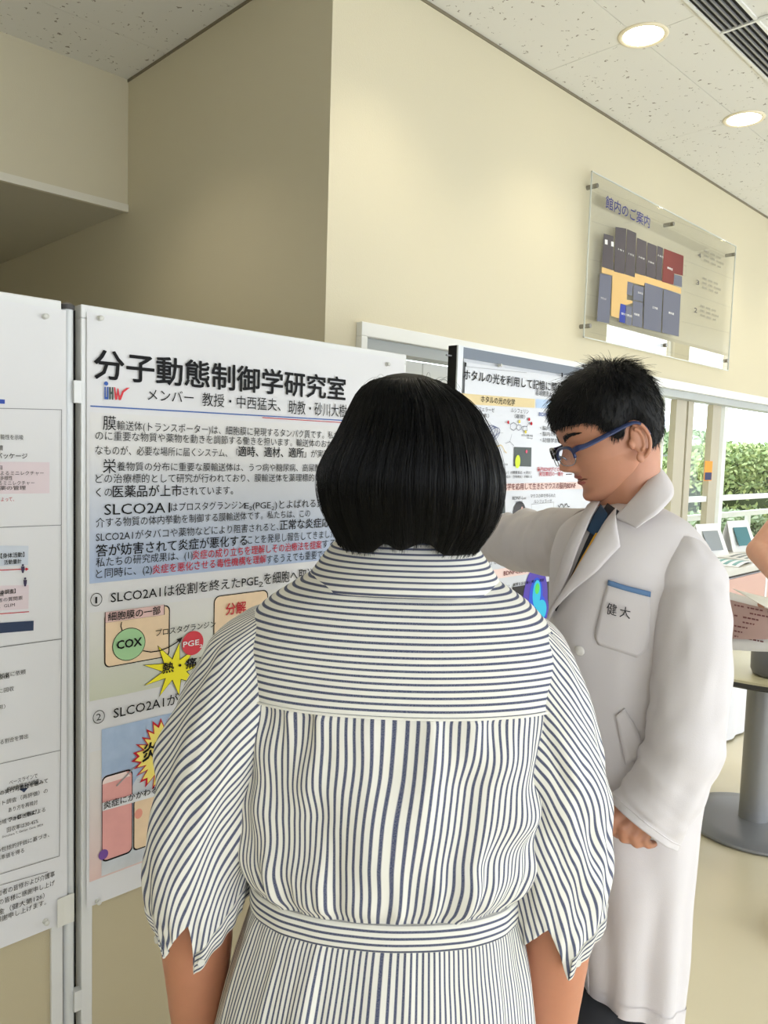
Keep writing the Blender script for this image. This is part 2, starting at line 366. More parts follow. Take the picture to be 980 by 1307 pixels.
tag(MB().box((XA, YAT, H+0.12), (XE, YAT+0.12, HAT)).box((XA-0.12, YS, H+0.12), (XA, YAT+0.12, HAT)).build('wall_upstand', WALL), kind='structure')
tag(box('ceiling_bay', (XA-0.12, YS-0.15, HAT), (XE+0.15, YAT+0.12, HAT+0.1), TRIM), kind='structure')
for n, (a, b_, za, zb) in enumerate(hs):
    f_ = tag(MB().box((a, YS-0.09, za), (b_, YS-0.05, za+0.05)).box((a, YS-0.09, zb-0.05), (b_, YS-0.05, zb)).build('window_%d' % (n+2), TRIM), kind='structure')
    for q in ((a, (a+b_)/2-0.025, b_-0.05) if a < 8.6 else (a, b_-0.05)): box('mullion', (q, YS-0.09, za+0.05), (q+0.05, YS-0.05, zb-0.05), TRIM, f_)

# ---- downlights
LENS = mat('lamp_lens', (255, 246, 226), emit=14); RING = mat('lamp_ring', (236, 226, 200), rough=0.35)
def downlight(x, y, label, e=30):
    t = thing('downlight', label, 'ceiling light', (x, y, H), 'recessed round ceiling downlights')
    MB().lathe((x, y, H), [(0.078, -0.002), (0.082, -0.006), (0.094, -0.005), (0.098, 0.0), (0.078, 0.0)], 40, caps=False).build('trim_ring', RING, t, smooth=True)
    MB().lathe((x, y, H), [(0.079, -0.0015), (0.0775, 0.001)], 40, caps=False).build('reflector', RING, t, smooth=True)
    MB().lathe((x, y, H), [(0.0785, -0.0018), (0.05, -0.0030), (0.01, -0.0034)], 40).build('lens', LENS, t, smooth=True)
    l = bpy.data.lights.new('downlight_lamp', 'SPOT'); l.energy = e; l.color = (1, 0.89, 0.70); l.spot_size = math.radians(112); l.spot_blend = 0.75; l.shadow_soft_size = 0.07
    o = bpy.data.objects.new('downlight_lamp', l); o.location = (x, y, H-0.02); COL.objects.link(o)
YL = 1.62
downlight(2.982, YL, 'round lit downlight at the tile crossing, nearest the top of the facility sign')
downlight(4.022, YL, 'round lit downlight further along the ceiling, at the photo edge above the sign')
downlight(1.94, YL, 'round lit downlight just in front of the wall corner, out of frame above')
downlight(1.05, 2.72, 'round lit downlight in the recess ceiling, out of frame above', 34)
downlight(5.062, YL, 'round lit downlight out of frame, third along the row from the sign')
downlight(6.102, YL, 'round lit downlight out of frame, fourth along the row from the sign')

# ---- slot air vent
t = thing('ceiling_vent', 'long black slotted air vent with white frame in the white ceiling', 'vent', (3.3, 1.32, H))
vx0, vx1, vy0, vy1 = 2.55, 6.6, 1.25, 1.385
box('backing', (vx0, vy0, H-0.003), (vx1, vy1, H-0.0008), DARK, t)
for y in (vy0-0.008, vy1-0.004): box('frame', (vx0, y, H-0.008), (vx1, y+0.012, H-0.0005), TRIM, t)
for k in range(1, 6): y = vy0+(vy1-vy0)*k/6.0; box('slat', (vx0, y-0.0035, H-0.010), (vx1, y+0.0035, H-0.003), GREYMET, t)
for k in range(4): box('joint', (vx0+0.6+k*1.04, vy0-0.06, H-0.0105), (vx0+0.612+k*1.04, vy1, H-0.002), TRIM, t)

# ---- facility guide sign: acrylic pane on metal stand-offs
PYS = YW-0.045
LBG = thing('facility_guide_sign', 'clear acrylic building guide sign with floor plan on metal standoffs high on the beige wall', 'sign', onY(840, 350, PYS))
q = [onY(755, 222, PYS), onY(939, 311, PYS), onY(929.5, 471, PYS), onY(744, 434, PYS)]
x0, x1 = (q[0][0]+q[3][0])/2, (q[1][0]+q[2][0])/2; z1, z0 = (q[0][2]+q[1][2])/2, (q[2][2]+q[3][2])/2
ACR = glass('acrylic', (0.975, 0.98, 0.975), refl=0.13, fres=False)
box('acrylic_pane', (x0, PYS-0.003, z0), (x1, PYS+0.003, z1), ACR, LBG)
eg = MB(); 
for a, b_ in (((x0, z0), (x0+0.004, z1)), ((x1-0.004, z0), (x1, z1)), ((x0, z0), (x1, z0+0.004)), ((x0, z1-0.004), (x1, z1))): eg.box((a[0], PYS-0.0034, a[1]), (b_[0], PYS+0.0034, b_[1]))
eg.build('polished_edge', mat('acrylic_edge', (205, 210, 206), rough=0.2), LBG)
z1m = z1-0.075; z0m = z0+0.07
for (x, z) in ((x0+0.04, z1-0.06), ((x0+x1)/2-0.02, z1-0.06), (x1-0.04, z1-0.06), (x0+0.04, z0+0.06), ((x0+x1)/2-0.02, z0+0.06), (x1-0.04, z0+0.06)):
    MB().tube([(x, PYS-0.012, z), (x, YW, z)], 0.011, 16).build('standoff', mat('steel', (150, 148, 145), rough=0.25, metal=0.9), LBG, auto=40, smooth=True)
sg = Sheet(PYS-0.0032)
def zs(x, y): return (720+x/3.769, 210+y/3.769)
PN = mat('sign_navy', (34, 42, 120)); PT = mat('sign_taupe', (72, 66, 72)); PG = mat('sign_slate', (96, 99, 116)); PR = mat('sign_red', (112, 40, 36)); PO = mat('sign_tan', (206, 172, 112)); PW = mat('sign_white', (228, 228, 226)); PB = mat('sign_blue', (32, 54, 150)); PL = mat('sign_line', (132, 128, 118))
sg.text('sign_title', PN, '館内のご案内', *zs(196, 203), zs(408, 0)[0], 15.5, bold=0.012)
def sp(n, m, *pts, lay=1): sg.poly(n, m, [zs(*p_) for p_ in pts], lay)
for pts in (((190,332),(236,345),(236,510),(180,492)), ((246,300),(298,308),(290,528),(240,515)), ((302,310),(346,330),(338,543),(293,528)), ((350,352),(396,372),(390,535),(344,520)),
            ((400,374),(444,392),(438,552),(394,537)), ((447,390),(474,402),(468,560),(441,552))): sp('plan_taupe', PT, *pts)
for pts in (((172,523),(228,535),(216,765),(156,752)), ((304,562),(330,572),(326,632),(300,624)), ((334,577),(382,590),(378,660),(330,650)), ((330,655),(378,665),(374,786),(326,775)), ((298,680),(326,684),(322,776),(294,768)),
            ((388,568),(474,596),(464,808),(380,788)), ((478,598),(560,626),(550,828),(470,808)), ((528,528),(566,538),(566,590),(526,578))): sp('plan_slate', PG, *pts)
sp('plan_red', PR, (480,404), (574,440), (570,535), (528,524), (524,578), (470,564)); sp('plan_blue', PB, (270,668), (296,678), (292,764), (264,756))
for pts in (((180,492),(340,543),(340,523),(386,536),(470,562),(562,596),(562,622),(386,568),(384,584),(304,562),(300,650),(328,656),(328,666),(300,676),(270,668),(262,740),(224,728),(232,535),(180,520)),
            ((214,418),(222,420),(222,452),(238,458),(238,470),(222,468),(222,506),(210,503)), ((462,485),(472,487),(468,562),(458,560))): sp('plan_tan', PO, *pts, lay=0.4)
for (tx, ty, s_) in ((258,410,'101'),(308,432,'102'),(358,448,'103'),(404,470,'104'),(450,440,'105'),(352,618,'202'),(422,690,'工作室'),(500,716,'資料室'),(174,645,'ラウンジ'),(494,500,'事務室'),(272,720,'受付'),(300,728,'売店'),(334,722,'相談室')):
    sg.text('plan_name', PW, s_, *zs(tx, ty), zs(tx+26, 0)[0], 2.6, bold=0.03, lay=3)
for tx, ty in ((200,372),(230,382)): sp('plan_icon', PW, (tx-6,ty-12), (tx+7,ty-9), (tx+7,ty+14), (tx-6,ty+11), lay=3)
for n_, tx, ty in (('4',640,445),('3',632,576),('2',622,710)):
    sg.text('floor_number', PT, n_, *zs(tx, ty), zs(tx+14, 0)[0], 7.5, bold=0.015)
    for k in range(3): sg.text('floor_text', PL, ('講義室・実習室・研究室', '図書室・会議室・学生談話室', '教員室・相談室・倉庫')[k], *zs(tx+30, ty-26+22*k), zs(tx+(110 if n_ == '4' else 104)+14*(k % 2), 0)[0], 2.7, bold=0.02)
for (ax, ay, bx_, by) in ((150,110,806,385),(130,272,245,310),(580,462,812,552),(575,610,805,690),(566,755,800,812),(118,455,180,470),(105,622,160,637),(120,805,795,975)): sg.line('rule_lines', PL, [zs(ax, ay), zs(bx_, by)], 0.6)
sg.line('bracket', PL, [zs(574,485), zs(586,488), zs(582,538), zs(570,534)], 0.9)
sg.build(LBG)

# ---- long exhibition counter under the windows, with its skirt, leaflets and stands
cy0 = 1.572; zc = onY(957, 722, cy0)[2]; cx0 = 3.95; cx1 = 6.9; cy1 = 2.02
t = thing('display_counter', 'long white counter with white skirt and pink front poster under the windows', 'counter', ((cx0+cx1)/2, (cy0+cy1)/2, 0))
box('worktop', (cx0, cy0-0.015, zc-0.03), (cx1, cy1, zc), mat('counter_top', (205, 203, 196), rough=0.4), t, bevel=0.003)
box('shadow_gap', (cx0+0.02, cy0, zc-0.045), (cx1-0.02, cy1-0.01, zc-0.03), mat('dark_brown', (40, 34, 30)), t)
X = np.linspace(cx0+0.02, cx1-0.02, 160); G = []
for z in np.linspace(zc-0.045, 0.012, 8):
    G.append(np.stack([X, cy0+0.008+0.006*np.sin(X*38+1.3*np.sin(X*7))*(1-(z/zc)*0.8), np.full(160, z)], 1))
MB().grid(np.array(G)).build('skirt', mat('skirt_cloth', (226, 226, 232), rough=0.8), t, smooth=True)
box('side_panel', (cx0+0.02, cy0+0.02, 0), (cx0+0.04, cy1, zc-0.045), mat('skirt_cloth', ()), t); box('side_panel', (cx1-0.04, cy0+0.02, 0), (cx1-0.02, cy1, zc-0.045), mat('skirt_cloth', ()), t)
box('back_panel', (cx0+0.04, cy1-0.02, 0), (cx1-0.04, cy1, zc-0.045), mat('skirt_cloth', ()), t)
pk = box('front_poster', (4.05, cy0-0.004, zc-0.33), (5.5, cy0-0.001, zc-0.05), mat('pink_print', (206, 168, 156)), t)
box('poster_photo', (4.72, cy0-0.0055, zc-0.2), (5.02, cy0-0.0045, zc-0.09), mat('teal_print', (120, 150, 150)), pk)
box('poster_strip', (4.60, cy0-0.0055, zc-0.33), (4.63, cy0-0.0045, zc-0.05), PW, pk)
leaf = [('white leaflet with teal print lying at the near end of the counter', 4.36, 1.70, 0.1, 'teal'), ('white leaflet with grey text lying by the window on the counter', 4.72, 1.70, -0.1, 'grey'), ('white folded newsletter at the counter edge beside the bare elbow', 5.12, 1.70, 0.15, 'teal'), ('white leaflet half hidden behind the lab coat shoulder', 4.13, 1.90, 0.0, 'grey')]
for lab, x, y, a, kd in leaf:
    t = thing('leaflet', lab, 'leaflet', (x, y, zc), 'leaflets on the display counter'); c, s_ = math.cos(a), math.sin(a)
    R = lambda u, v, z: (x+u*c-v*s_, y+u*s_+v*c, zc+z)
    G = [[R(u, v, 0.002+0.012*abs(math.sin((u+0.15)*10))) for u in np.linspace(-0.15, 0.15, 9)] for v in (-0.105, 0, 0.105)]
    MB().grid(G).build('sheet', mat('white_paper', (236, 236, 236), rough=0.5), t, solid=0.001)
    pm = mat('leaflet_teal', (120, 165, 165)) if kd == 'teal' else mat('leaflet_grey', (140, 146, 150)); mb = MB()
    for k in range(4):
        v0 = -0.085+0.045*k; mb.grid([[R(u, v, 0.0036+0.012*abs(math.sin((u+0.15)*10))) for u in np.linspace(-0.12, 0.12, 9)] for v in (v0, v0+0.022)])
    mb.build('print', pm, t)
for n, (px, py, X_) in enumerate(((938, 700, 4.55), (953, 692, 5.0))):
    lab = ('white leaflet stand with pale print, left of the pair on the counter', 'white leaflet stand with teal print, next to the bare elbow')[n]
    yy = 1.9; t = thing('leaflet_stand', lab, 'leaflet stand', (X_, yy, zc), 'leaflet stands on the display counter')
    MB().quad((X_-0.1, yy-0.03, zc), (X_+0.12, yy-0.10, zc), (X_+0.12, yy-0.02, zc+0.19), (X_-0.1, yy+0.02, zc+0.19)).build('back_plate', mat('white_paper', ()), t, solid=0.003)
    MB().quad((X_-0.1, yy+0.02, zc+0.185), (X_+0.12, yy-0.02, zc+0.185), (X_+0.12, yy+0.03, zc+0.001), (X_-0.1, yy+0.07, zc+0.001)).build('prop', mat('white_paper', ()), t, solid=0.003)
    MB().quad((X_-0.06, yy-0.05, zc+0.04), (X_+0.08, yy-0.078, zc+0.04), (X_+0.08, yy-0.035, zc+0.15), (X_-0.06, yy-0.005, zc+0.15)).build('print', (mat('leaflet_grey', ()), mat('leaflet_teal2', (70, 120, 128)))[n], t, solid=0.002)

# ---- round standing table and grey container
tcx, tcy = 3.355, 1.125
t = thing('round_table', 'round table with dark edged beige top on grey column and disc base', 'table', (tcx, tcy, 0))
MB().lathe((tcx, tcy, 0), [(0.02, 0.727), (0.45, 0.727), (0.466, 0.724), (0.470, 0.716)], 96, caps=True).build('table_top', mat('table_laminate', (196, 190, 158), rough=0.35), t, smooth=True, auto=30)
MB().lathe((tcx, tcy, 0), [(0.470, 0.716), (0.471, 0.701), (0.462, 0.694), (0.02, 0.692)], 96).build('edge_band', mat('table_edge', (62, 62, 60), rough=0.4), t, smooth=True, auto=40)
MB().lathe((tcx, tcy, 0), [(0.058, 0.012), (0.058, 0.693)], 40).build('column', GREYMET, t, smooth=True, auto=40)
MB().lathe((tcx, tcy, 0), [(0.255, 0.0), (0.278, 0.004), (0.282, 0.012), (0.276, 0.018), (0.20, 0.026), (0.075, 0.034), (0.02, 0.035)], 96).build('base_disc', mat('base_grey', (140, 141, 144), rough=0.35, metal=0.25), t, smooth=True)
MB().lathe((tcx, tcy, 0), [(0.09, 0.692), (0.14, 0.680), (0.058, 0.66)], 32, caps=False).build('mount_plate', GREYMET, t, smooth=True)
pc = onZ(987, 862, 0.727)
t = thing('grey_container', 'grey round container standing on the round table', 'container', pc)
MB().lathe(pc, [(0.055, 0.0), (0.072, 0.004), (0.080, 0.022), (0.082, 0.115), (0.079, 0.12), (0.076, 0.115), (0.074, 0.03), (0.02, 0.02)], 40).build('pot', mat('pot_grey', (112, 113, 116), rough=0.4), t, smooth=True)
MB().lathe(pc+np.array([0, 0, 0.121]), [(0.02, 0.012), (0.07, 0.010), (0.083, 0.004), (0.083, 0.0), (0.02, 0.0)], 40).build('lid', mat('lid_grey', (96, 97, 100), rough=0.45), t, smooth=True)

# ---- outside beyond the glass
tag(box('ground_outside', (-5, YW+0.2, -0.25), (90, 80, -0.08), mat('outside_paving', (170, 172, 160), rough=0.9)), kind='structure')
tag(box('lawn', (12, 7.5, -0.09), (88, 60, -0.06), mat('lawn_green', (110, 140, 70), rough=0.9, noise=0.25, nscale=2)), kind='structure')
def leafy(name, label, cat, lo, hi, n, size, cols, group=None, seed=1):
    lo, hi = np.array(lo, float), np.array(hi, float); c = (lo+hi)/2; h = (hi-lo)/2; g = np.random.default_rng(seed)
    t = thing(name, label, cat, (c[0], c[1], lo[2]), group)
    th = np.linspace(0, 2*PI, 40, endpoint=False); N = Noise(12, 6, seed); G = []
    for a in np.linspace(0.12, PI-0.12, 14):
        e = 0.45; sn = lambda v: np.sign(v)*np.abs(v)**e
        k = 0.88+0.08*N(th/(2*PI), a/PI)
        G.append(np.stack([c[0]+h[0]*sn(np.cos(th))*math.sin(a)**e*k, c[1]+h[1]*sn(np.sin(th))*math.sin(a)**e*k, np.full(40, c[2]-h[2]*np.sign(math.cos(a))*abs(math.cos(a))**e)*1.0], 1))
    MB().grid(np.array(G), True, caps=True).build('branches', mat('hedge_core', (52, 70, 34), rough=0.95), t, smooth=True)
    for ci, col in enumerate(cols):
        m_ = n//len(cols); a = g.uniform(0, 2*PI, m_); b_ = np.arccos(g.uniform(-1, 1, m_)); e = 0.45; sn = lambda v: np.sign(v)*np.abs(v)**e
        P = np.stack([c[0]+h[0]*sn(np.cos(a))*np.sin(b_)**e, c[1]+h[1]*sn(np.sin(a))*np.sin(b_)**e, c[2]-h[2]*sn(np.cos(b_))], 1)*1.0+g.normal(0, size*0.6, (m_, 3))
        P[:, 2] = np.maximum(P[:, 2], lo[2]+size)
        d1_ = g.normal(size=(m_, 3)); d1_ /= np.linalg.norm(d1_, axis=1)[:, None]; d2 = np.cross(d1_, g.normal(size=(m_, 3))); d2 /= np.linalg.norm(d2, axis=1)[:, None]
        V = np.stack([P-d1_*size, P+d2*size*0.55, P+d1_*size, P-d2*size*0.55], 1).reshape(-1, 3)
        o = MB().add(V, [(4*i, 4*i+1, 4*i+2, 4*i+3) for i in range(m_)]).build('leaves', mat('leaf_%d_%d_%d' % col, col, rough=0.7), t); o['kind'] = 'stuff'
a = onY(921, 560, 5.0); b_ = onY(985, 556, 5.0)
leafy('hedge', 'tall clipped green hedge outside the right-hand pane', 'hedge', (a[0]+0.2, 5.0, -0.08), (24, 6.4, a[2]-0.05), 26000, 0.055, [(160, 178, 120), (186, 200, 140), (134, 156, 104)], seed=3)
p = onY(850, 566, 22); 
for n, (px, top, w_, lab) in enumerate(((836, 558, 4, 'distant bushy tree seen through the first pane beside the man'), (862, 556, 5, 'distant broad tree behind the beige mullions'), (889, 552, 4, 'distant tree above the red and white road sign'), (908, 562, 3, 'distant small tree left of the hedge'))):
    q = onY(px, top, 26+8*n); leafy('tree', lab, 'tree', (q[0]-w_, 24+8*n, -0.08), (q[0]+w_, 29+8*n, q[2]), 2600, 0.35, [(136, 156, 116), (160, 176, 136)], 'distant trees beyond the glass', seed=10+n)
q = onY(884.5, 572, 9.0)
t = thing('road_sign', 'red and white sign on a post beyond the middle glass panes', 'sign', (q[0], 9.0, -0.08))
MB().tube([(q[0], 9.05, -0.08), (q[0], 9.05, q[2]+0.3)], 0.04, 12).build('post', GREYMET, t)
box('plate', (q[0]-0.42, 8.98, q[2]-0.2), (q[0]+0.42, 9.0, q[2]+0.22), PW, t); box('red_field', (q[0]-0.42, 8.965, q[2]-0.19), (q[0]+0.42, 8.979, q[2]+0.0), mat('sign_bright_red', (214, 50, 60)), t)
t = thing('metal_fence', 'thin dark vertical bar fence outside, seen between the mullions', 'fence', (13, 7.0, -0.08))
q = onY(884, 583, 7.0); fz = q[2]
box('top_rail', (9.5, 6.98, fz-0.02), (22, 7.02, fz+0.02), GREYMET, t); box('bottom_rail', (9.5, 6.98, 0.02), (22, 7.02, 0.06), GREYMET, t)
for k in range(60): box('bar', (9.5+k*0.21, 6.99, -0.08), (9.515+k*0.21, 7.01, fz), GREYMET, t)
t = thing('white_railing', 'low white railing outside below the hedge', 'railing', (9, 3.6, -0.08))
q = onY(950, 655, 3.6)
for dz in (0, -0.35): box('rail', (6.2, 3.58, q[2]-0.03+dz), (16, 3.63, q[2]+0.03+dz), TRIM, t)
for k in range(9): box('post', (6.2+k*1.2, 3.58, -0.08), (6.26+k*1.2, 3.63, q[2]-0.03), TRIM, t)
for n, (px, X_) in enumerate(((928, 9.3), (958, 11.2))):
    leafy('shrub', ('low pale green shrub outside behind the leaflets', 'low pale green shrub outside under the hedge')[n], 'shrub', (X_-0.7, 4.1, -0.08), (X_+0.9, 4.8, 0.75), 3000, 0.05, [(170, 184, 150), (140, 160, 120)], 'low shrubs outside', seed=30+n)

# ================================================================== DISPLAY PANELS AND POSTERS
PANEL = mat('panel_fabric', (184, 172, 142), rough=0.85, bump=0.4, bscale=900); FR = mat('panel_frame', (214, 214, 212), rough=0.35, metal=0.1)
INK = mat('ink_black', (13, 13, 15), rough=0.6, spec=0.2); INKR = mat('ink_red', (188, 34, 50), rough=0.6, spec=0.2); INKB = mat('ink_blue', (44, 86, 160), rough=0.5)
INKG = mat('ink_grey', (110, 110, 112), rough=0.5)
def ripple(X, Z):
    return 0.0005*np.sin(X*9+Z*3)*np.sin(Z*5+1) + 0.0002*np.sin(X*23+Z*11)
def sheet_build(s, parent):
    for n, mb in s.m.items():
        for v in mb.v: v[:, 1] -= np.abs(ripple(v[:, 0], v[:, 2]))
        mb.build(n.split('#')[0], s.k[n], parent)
def area(s, name, m, pts, lay, n=14):
    a, b_, c, d = [s.pt(x, y, lay) for x, y in pts]; u = np.linspace(0, 1, n)[:, None]
    G = [(a*(1-u)+b_*u)*(1-v)+(d*(1-u)+c*u)*v for v in np.linspace(0, 1, n)]; s.b(name, m).grid(np.array(G))
def grad_mat(name, stops, z0, z1, mottle=0.0, sc=30):
    """flat print whose ink shades from one colour to another between heights z0 and z1"""
    m = bpy.data.materials.new(name); m.use_nodes = True; nt = m.node_tree; b = nt.nodes['Principled BSDF']; b.inputs['Roughness'].default_value = 0.5
    g = nt.nodes.new('ShaderNodeNewGeometry'); s_ = nt.nodes.new('ShaderNodeSeparateXYZ'); mr = nt.nodes.new('ShaderNodeMapRange'); r = nt.nodes.new('ShaderNodeValToRGB')
    nt.links.new(g.outputs['Position'], s_.inputs[0]); nt.links.new(s_.outputs[2], mr.inputs[0]); mr.inputs[1].default_value = z0; mr.inputs[2].default_value = z1
    nt.links.new(mr.outputs[0], r.inputs[0]); e = r.color_ramp.elements; e[0].position, e[0].color = stops[0][0], lin(stops[0][1])+(1,); e[1].position, e[1].color = stops[1][0], lin(stops[1][1])+(1,)
    for p_, c in stops[2:]: q = e.new(p_); q.color = lin(c)+(1,)
    out = r.outputs[0]
    if mottle:
        n = nt.nodes.new('ShaderNodeTexNoise'); n.inputs['Scale'].default_value = sc; n.inputs['Detail'].default_value = 5; nt.links.new(g.outputs['Position'], n.inputs['Vector'])
        mx = nt.nodes.new('ShaderNodeMix'); mx.data_type = 'RGBA'; mx.blend_type = 'SOFT_LIGHT'; mx.inputs[0].default_value = mottle
        nt.links.new(out, mx.inputs[6]); nt.links.new(n.outputs['Fac'], mx.inputs[7]); out = mx.outputs[2]
    nt.links.new(out, b.inputs['Base Color']); return m
def panel(label, xl, xr, ztop, frame_m, inner_m, feet=True, Y=YB, fw_=0.022, th=0.032, left_black=False):
    t = thing('display_stand', label, 'display panel', ((xl+xr)/2, Y+th/2, 0))
    box('board', (xl+fw_*0.5, Y+0.006, 0.16), (xr-fw_*0.5, Y+th-0.006, ztop-0.012), inner_m, t)
    for z0, z1 in ((ztop-0.024, ztop), (0.14, 0.17)): box('frame_rail', (xl, Y, z0), (xr, Y+th, z1), frame_m, t, bevel=0.002)
    for a, b_ in ((xl, xl+fw_), (xr-fw_, xr)): box('frame_post', (a, Y, 0.17), (b_, Y+th, ztop-0.024), frame_m, t, bevel=0.002)
    for x in (xl+0.02, xr-0.02):
        box('leg', (x-0.014, Y+0.002, 0.03), (x+0.014, Y+th-0.002, 0.14), frame_m, t); box('foot', (x-0.02, Y-0.2, 0.0), (x+0.02, Y+0.24, 0.03), frame_m, t, bevel=0.004)
    return t
def pushpin(p, label):
    t = thing('pushpin', label, 'pushpin', p, 'clear pushpins holding the posters'); m = mat('clear_plastic', (206, 206, 200), rough=0.12)
    p = np.array(p); MB().tube([p+np.array([0, 0.001, 0]), p+np.array([0, -0.0015, 0]), p+np.array([0, -0.003, 0]), p+np.array([0, -0.008, 0]), p+np.array([0, -0.009, 0]), p+np.array([0, -0.0105, 0])], [0.005, 0.005, 0.0028, 0.003, 0.0048, 0.0046], 14).build('head', m, t, smooth=True)
    MB().tube([p+np.array([0, 0.0008, 0]), p+np.array([0, 0.005, 0])], 0.0006, 6).build('needle', GREYMET, t)
zt = onY(104, 388, YB)[2]
PL0 = onY(-230, 340, YB)[0]; PL1 = onY(78.5, 384, YB)[0]; PC0 = onY(103.5, 388, YB)[0]; PC1 = onY(519, 450, YB)[0]
panel('white framed beige panel at the left photo edge carrying the study poster', PL0, PL1, zt, FR, PANEL)
panel('white framed beige panel in the middle carrying the laboratory poster', PC0, PC1, zt, FR, PANEL)
# round joining pole between the two panels
pp0 = onY(80.5, 385, YB)[0]; pp1 = onY(97.5, 387, YB)[0]; pc_ = ((pp0+pp1)/2, YB+0.012)
t = thing('panel_pole', 'white round pole with cap joining the left and middle panels', 'pole', (pc_[0], pc_[1], 0))
MB().cyl(pc_, (pp1-pp0)/2-0.0016, 0.0, zt-0.012, 28).build('tube', mat('pole_white', (206, 208, 208), rough=0.3, metal=0.1), t, smooth=True, auto=40)
MB().lathe((pc_[0], pc_[1], zt-0.012), [((pp1-pp0)/2+0.001, 0), ((pp1-pp0)/2+0.001, 0.008), (0.006, 0.012)], 28).build('cap', mat('cap_dark', (60, 58, 56), rough=0.5), t, smooth=True, auto=40)
for z in (onY(97, 500, YB)[2], 0.45): box('hinge_clip', (pp1-0.006, YB-0.004, z-0.02), (PC0-0.0005, YB+0.012, z+0.02), FR, t)
MB().tube([(pp1+0.004, YB+0.02, 0.16), (pp1+0.004, YB+0.02, zt-0.01)], 0.0028, 8).build('gap_strip', DARK, t)  # dark rod standing in for the shaded gap between pole and panel

# -------- poster 1 (middle panel)
s = Sheet(YB-0.003)
P1 = thing('laboratory_poster', 'large white research laboratory poster with bold black title and blue text block', 'poster', onY(310, 780, YB-0.003))
a, b_, c, d = onY(108, 398, s.Y), onY(516, 459, s.Y), onY(516, 1010, s.Y), onY(113, 1158, s.Y)
x0, x1, z0, z1 = (a[0]+d[0])/2, b_[0], d[2], a[2]
PX0, PX1, PZ0, PZ1 = x0, x1, z0, z1
Xg = np.linspace(x0, x1, 60); Zg = np.linspace(z1, z0, 70)
s.b('paper', PAPER).grid(np.array([np.stack([Xg, np.full(60, s.Y), np.full(60, z)], 1) for z in Zg]))
ins = 8
s.text('lettering_title', INK, '分子動態制御学研究室', 119.5, 479.5, 439.5, 35, bold=0.022)
s.text('lettering', INK, 'メンバー', 187.5, 510, 246, 15); s.text('lettering', INK, '教授・中西猛夫、', 257, 516.5, 357, 16); s.text('lettering', INK, '助教・砂川大樹', 367, 526.5, 441, 16.5)
s.line('blue_rule', INKB, [(115, 518.3), (516, 541)], 1.8); s.line('red_rule', INKR, [(334, 533), (516, 544.5)], 1.2)
# emblem: blue i-u, dark green H, red W with a long tick
L = lambda pts: [(132+(x-508)/3.844*1.0, 487+(y-412)/3.844) for x, y in pts]
s.circle('emblem_blue', mat('emblem_blue', (36, 80, 160)), *L([(518, 422)])[0], 2.6, lay=5)
s.poly('emblem_blue', mat('emblem_blue', ()), L([(509,438),(516,438),(516,488),(522,488),(522,438),(529,439),(529,500),(509,499)]), 5)
s.poly('emblem_green', mat('emblem_green', (36, 62, 52)), L([(533,439),(540,439),(540,462),(546,462),(546,440),(553,440),(553,501),(546,501),(546,474),(540,474),(540,500),(533,500)]), 5)
s.poly('emblem_red', mat('emblem_red', (206, 38, 52)), L([(556,440),(562,440),(568,486),(573,446),(578,446),(585,488),(597,458),(618,443),(634,442),(604,466),(590,503),(580,503),(575,474),(571,502),(562,502)]), 5)
def z5(x, y): return 100+x/2.8, 520+y/2.8
def row(x0, y0, x1, tx, h, nm='lettering', m=INK, bold=0): X0, Y0 = z5(x0, y0); s.text(nm, m, tx, X0, Y0, z5(x1, 0)[0], h, bold=bold)
row(85, 76, 132, '膜', 17.5); row(135, 78, 945, '輸送体(トランスポーター)は、細胞膜に発現するタンパク質です。私たち', 11.5)
row(58, 114, 925, 'のに重要な物質や薬物を動きを調節する働きを担います。輸送体のおかげ', 11.5)
row(58, 166, 568, 'なものが、必要な場所に届くシステム、「', 11.5); row(568, 172, 802, '適時、適材、適所', 12.5, bold=0.012); row(803, 176, 915, '」が実現さ', 9.5)
row(85, 231, 132, '栄', 17.5); row(135, 224, 905, '養物質の分布に重要な膜輸送体は、うつ病や糖尿病、高尿酸血症', 11)
row(58, 268, 905, 'どの治療標的として研究が行われており、膜輸送体を薬理標的とした', 11.5)
row(60, 317, 118, 'くの', 11.5); row(120, 318, 366, '医薬品が上市', 14.5, bold=0.010); row(370, 312, 550, 'されています。', 11)
row(90, 384, 325, 'SLCO2A1', 17); row(328, 369, 590, 'はプロスタグランジン', 10.5); row(590, 362, 606, 'E', 9.5); row(607, 367, 618, '2', 6); row(620, 362, 684, '(PGE', 10); row(686, 367, 697, '2', 6); row(699, 360, 900, ')とよばれる炎症', 10.5)
row(60, 426, 825, '介する物質の体内挙動を制御する膜輸送体です。私たちは、この', 11.5)
row(60, 477, 712, 'SLCO2A1がタバコや薬物などにより阻害されると、', 11.5); row(716, 435, 893, '正常な炎症応', 12, bold=0.012)
row(60, 530, 600, '答が妨害されて炎症が悪化する', 14.5, bold=0.010); row(602, 486, 915, 'ことを発見し報告してきました', 10.5)
row(60, 568, 405, '私たちの研究成果は、(1)', 11.5); row(405, 541, 866, '炎症の成り立ちを理解しその治療法を提案', 11, 'lettering_red', INKR, 0.008); row(868, 500, 915, 'する', 10)
row(60, 609, 260, 'と同時に、(2)', 11.5); row(262, 592, 668, '炎症を悪化させる毒性機構を理解', 11, 'lettering_red', INKR, 0.008); row(670, 556, 890, 'するうえでも重要です', 10.5)
zb1 = onY(114, 745, s.Y)[2]; zb0 = onY(114, 600, s.Y)[2]; xr = x1-0.012
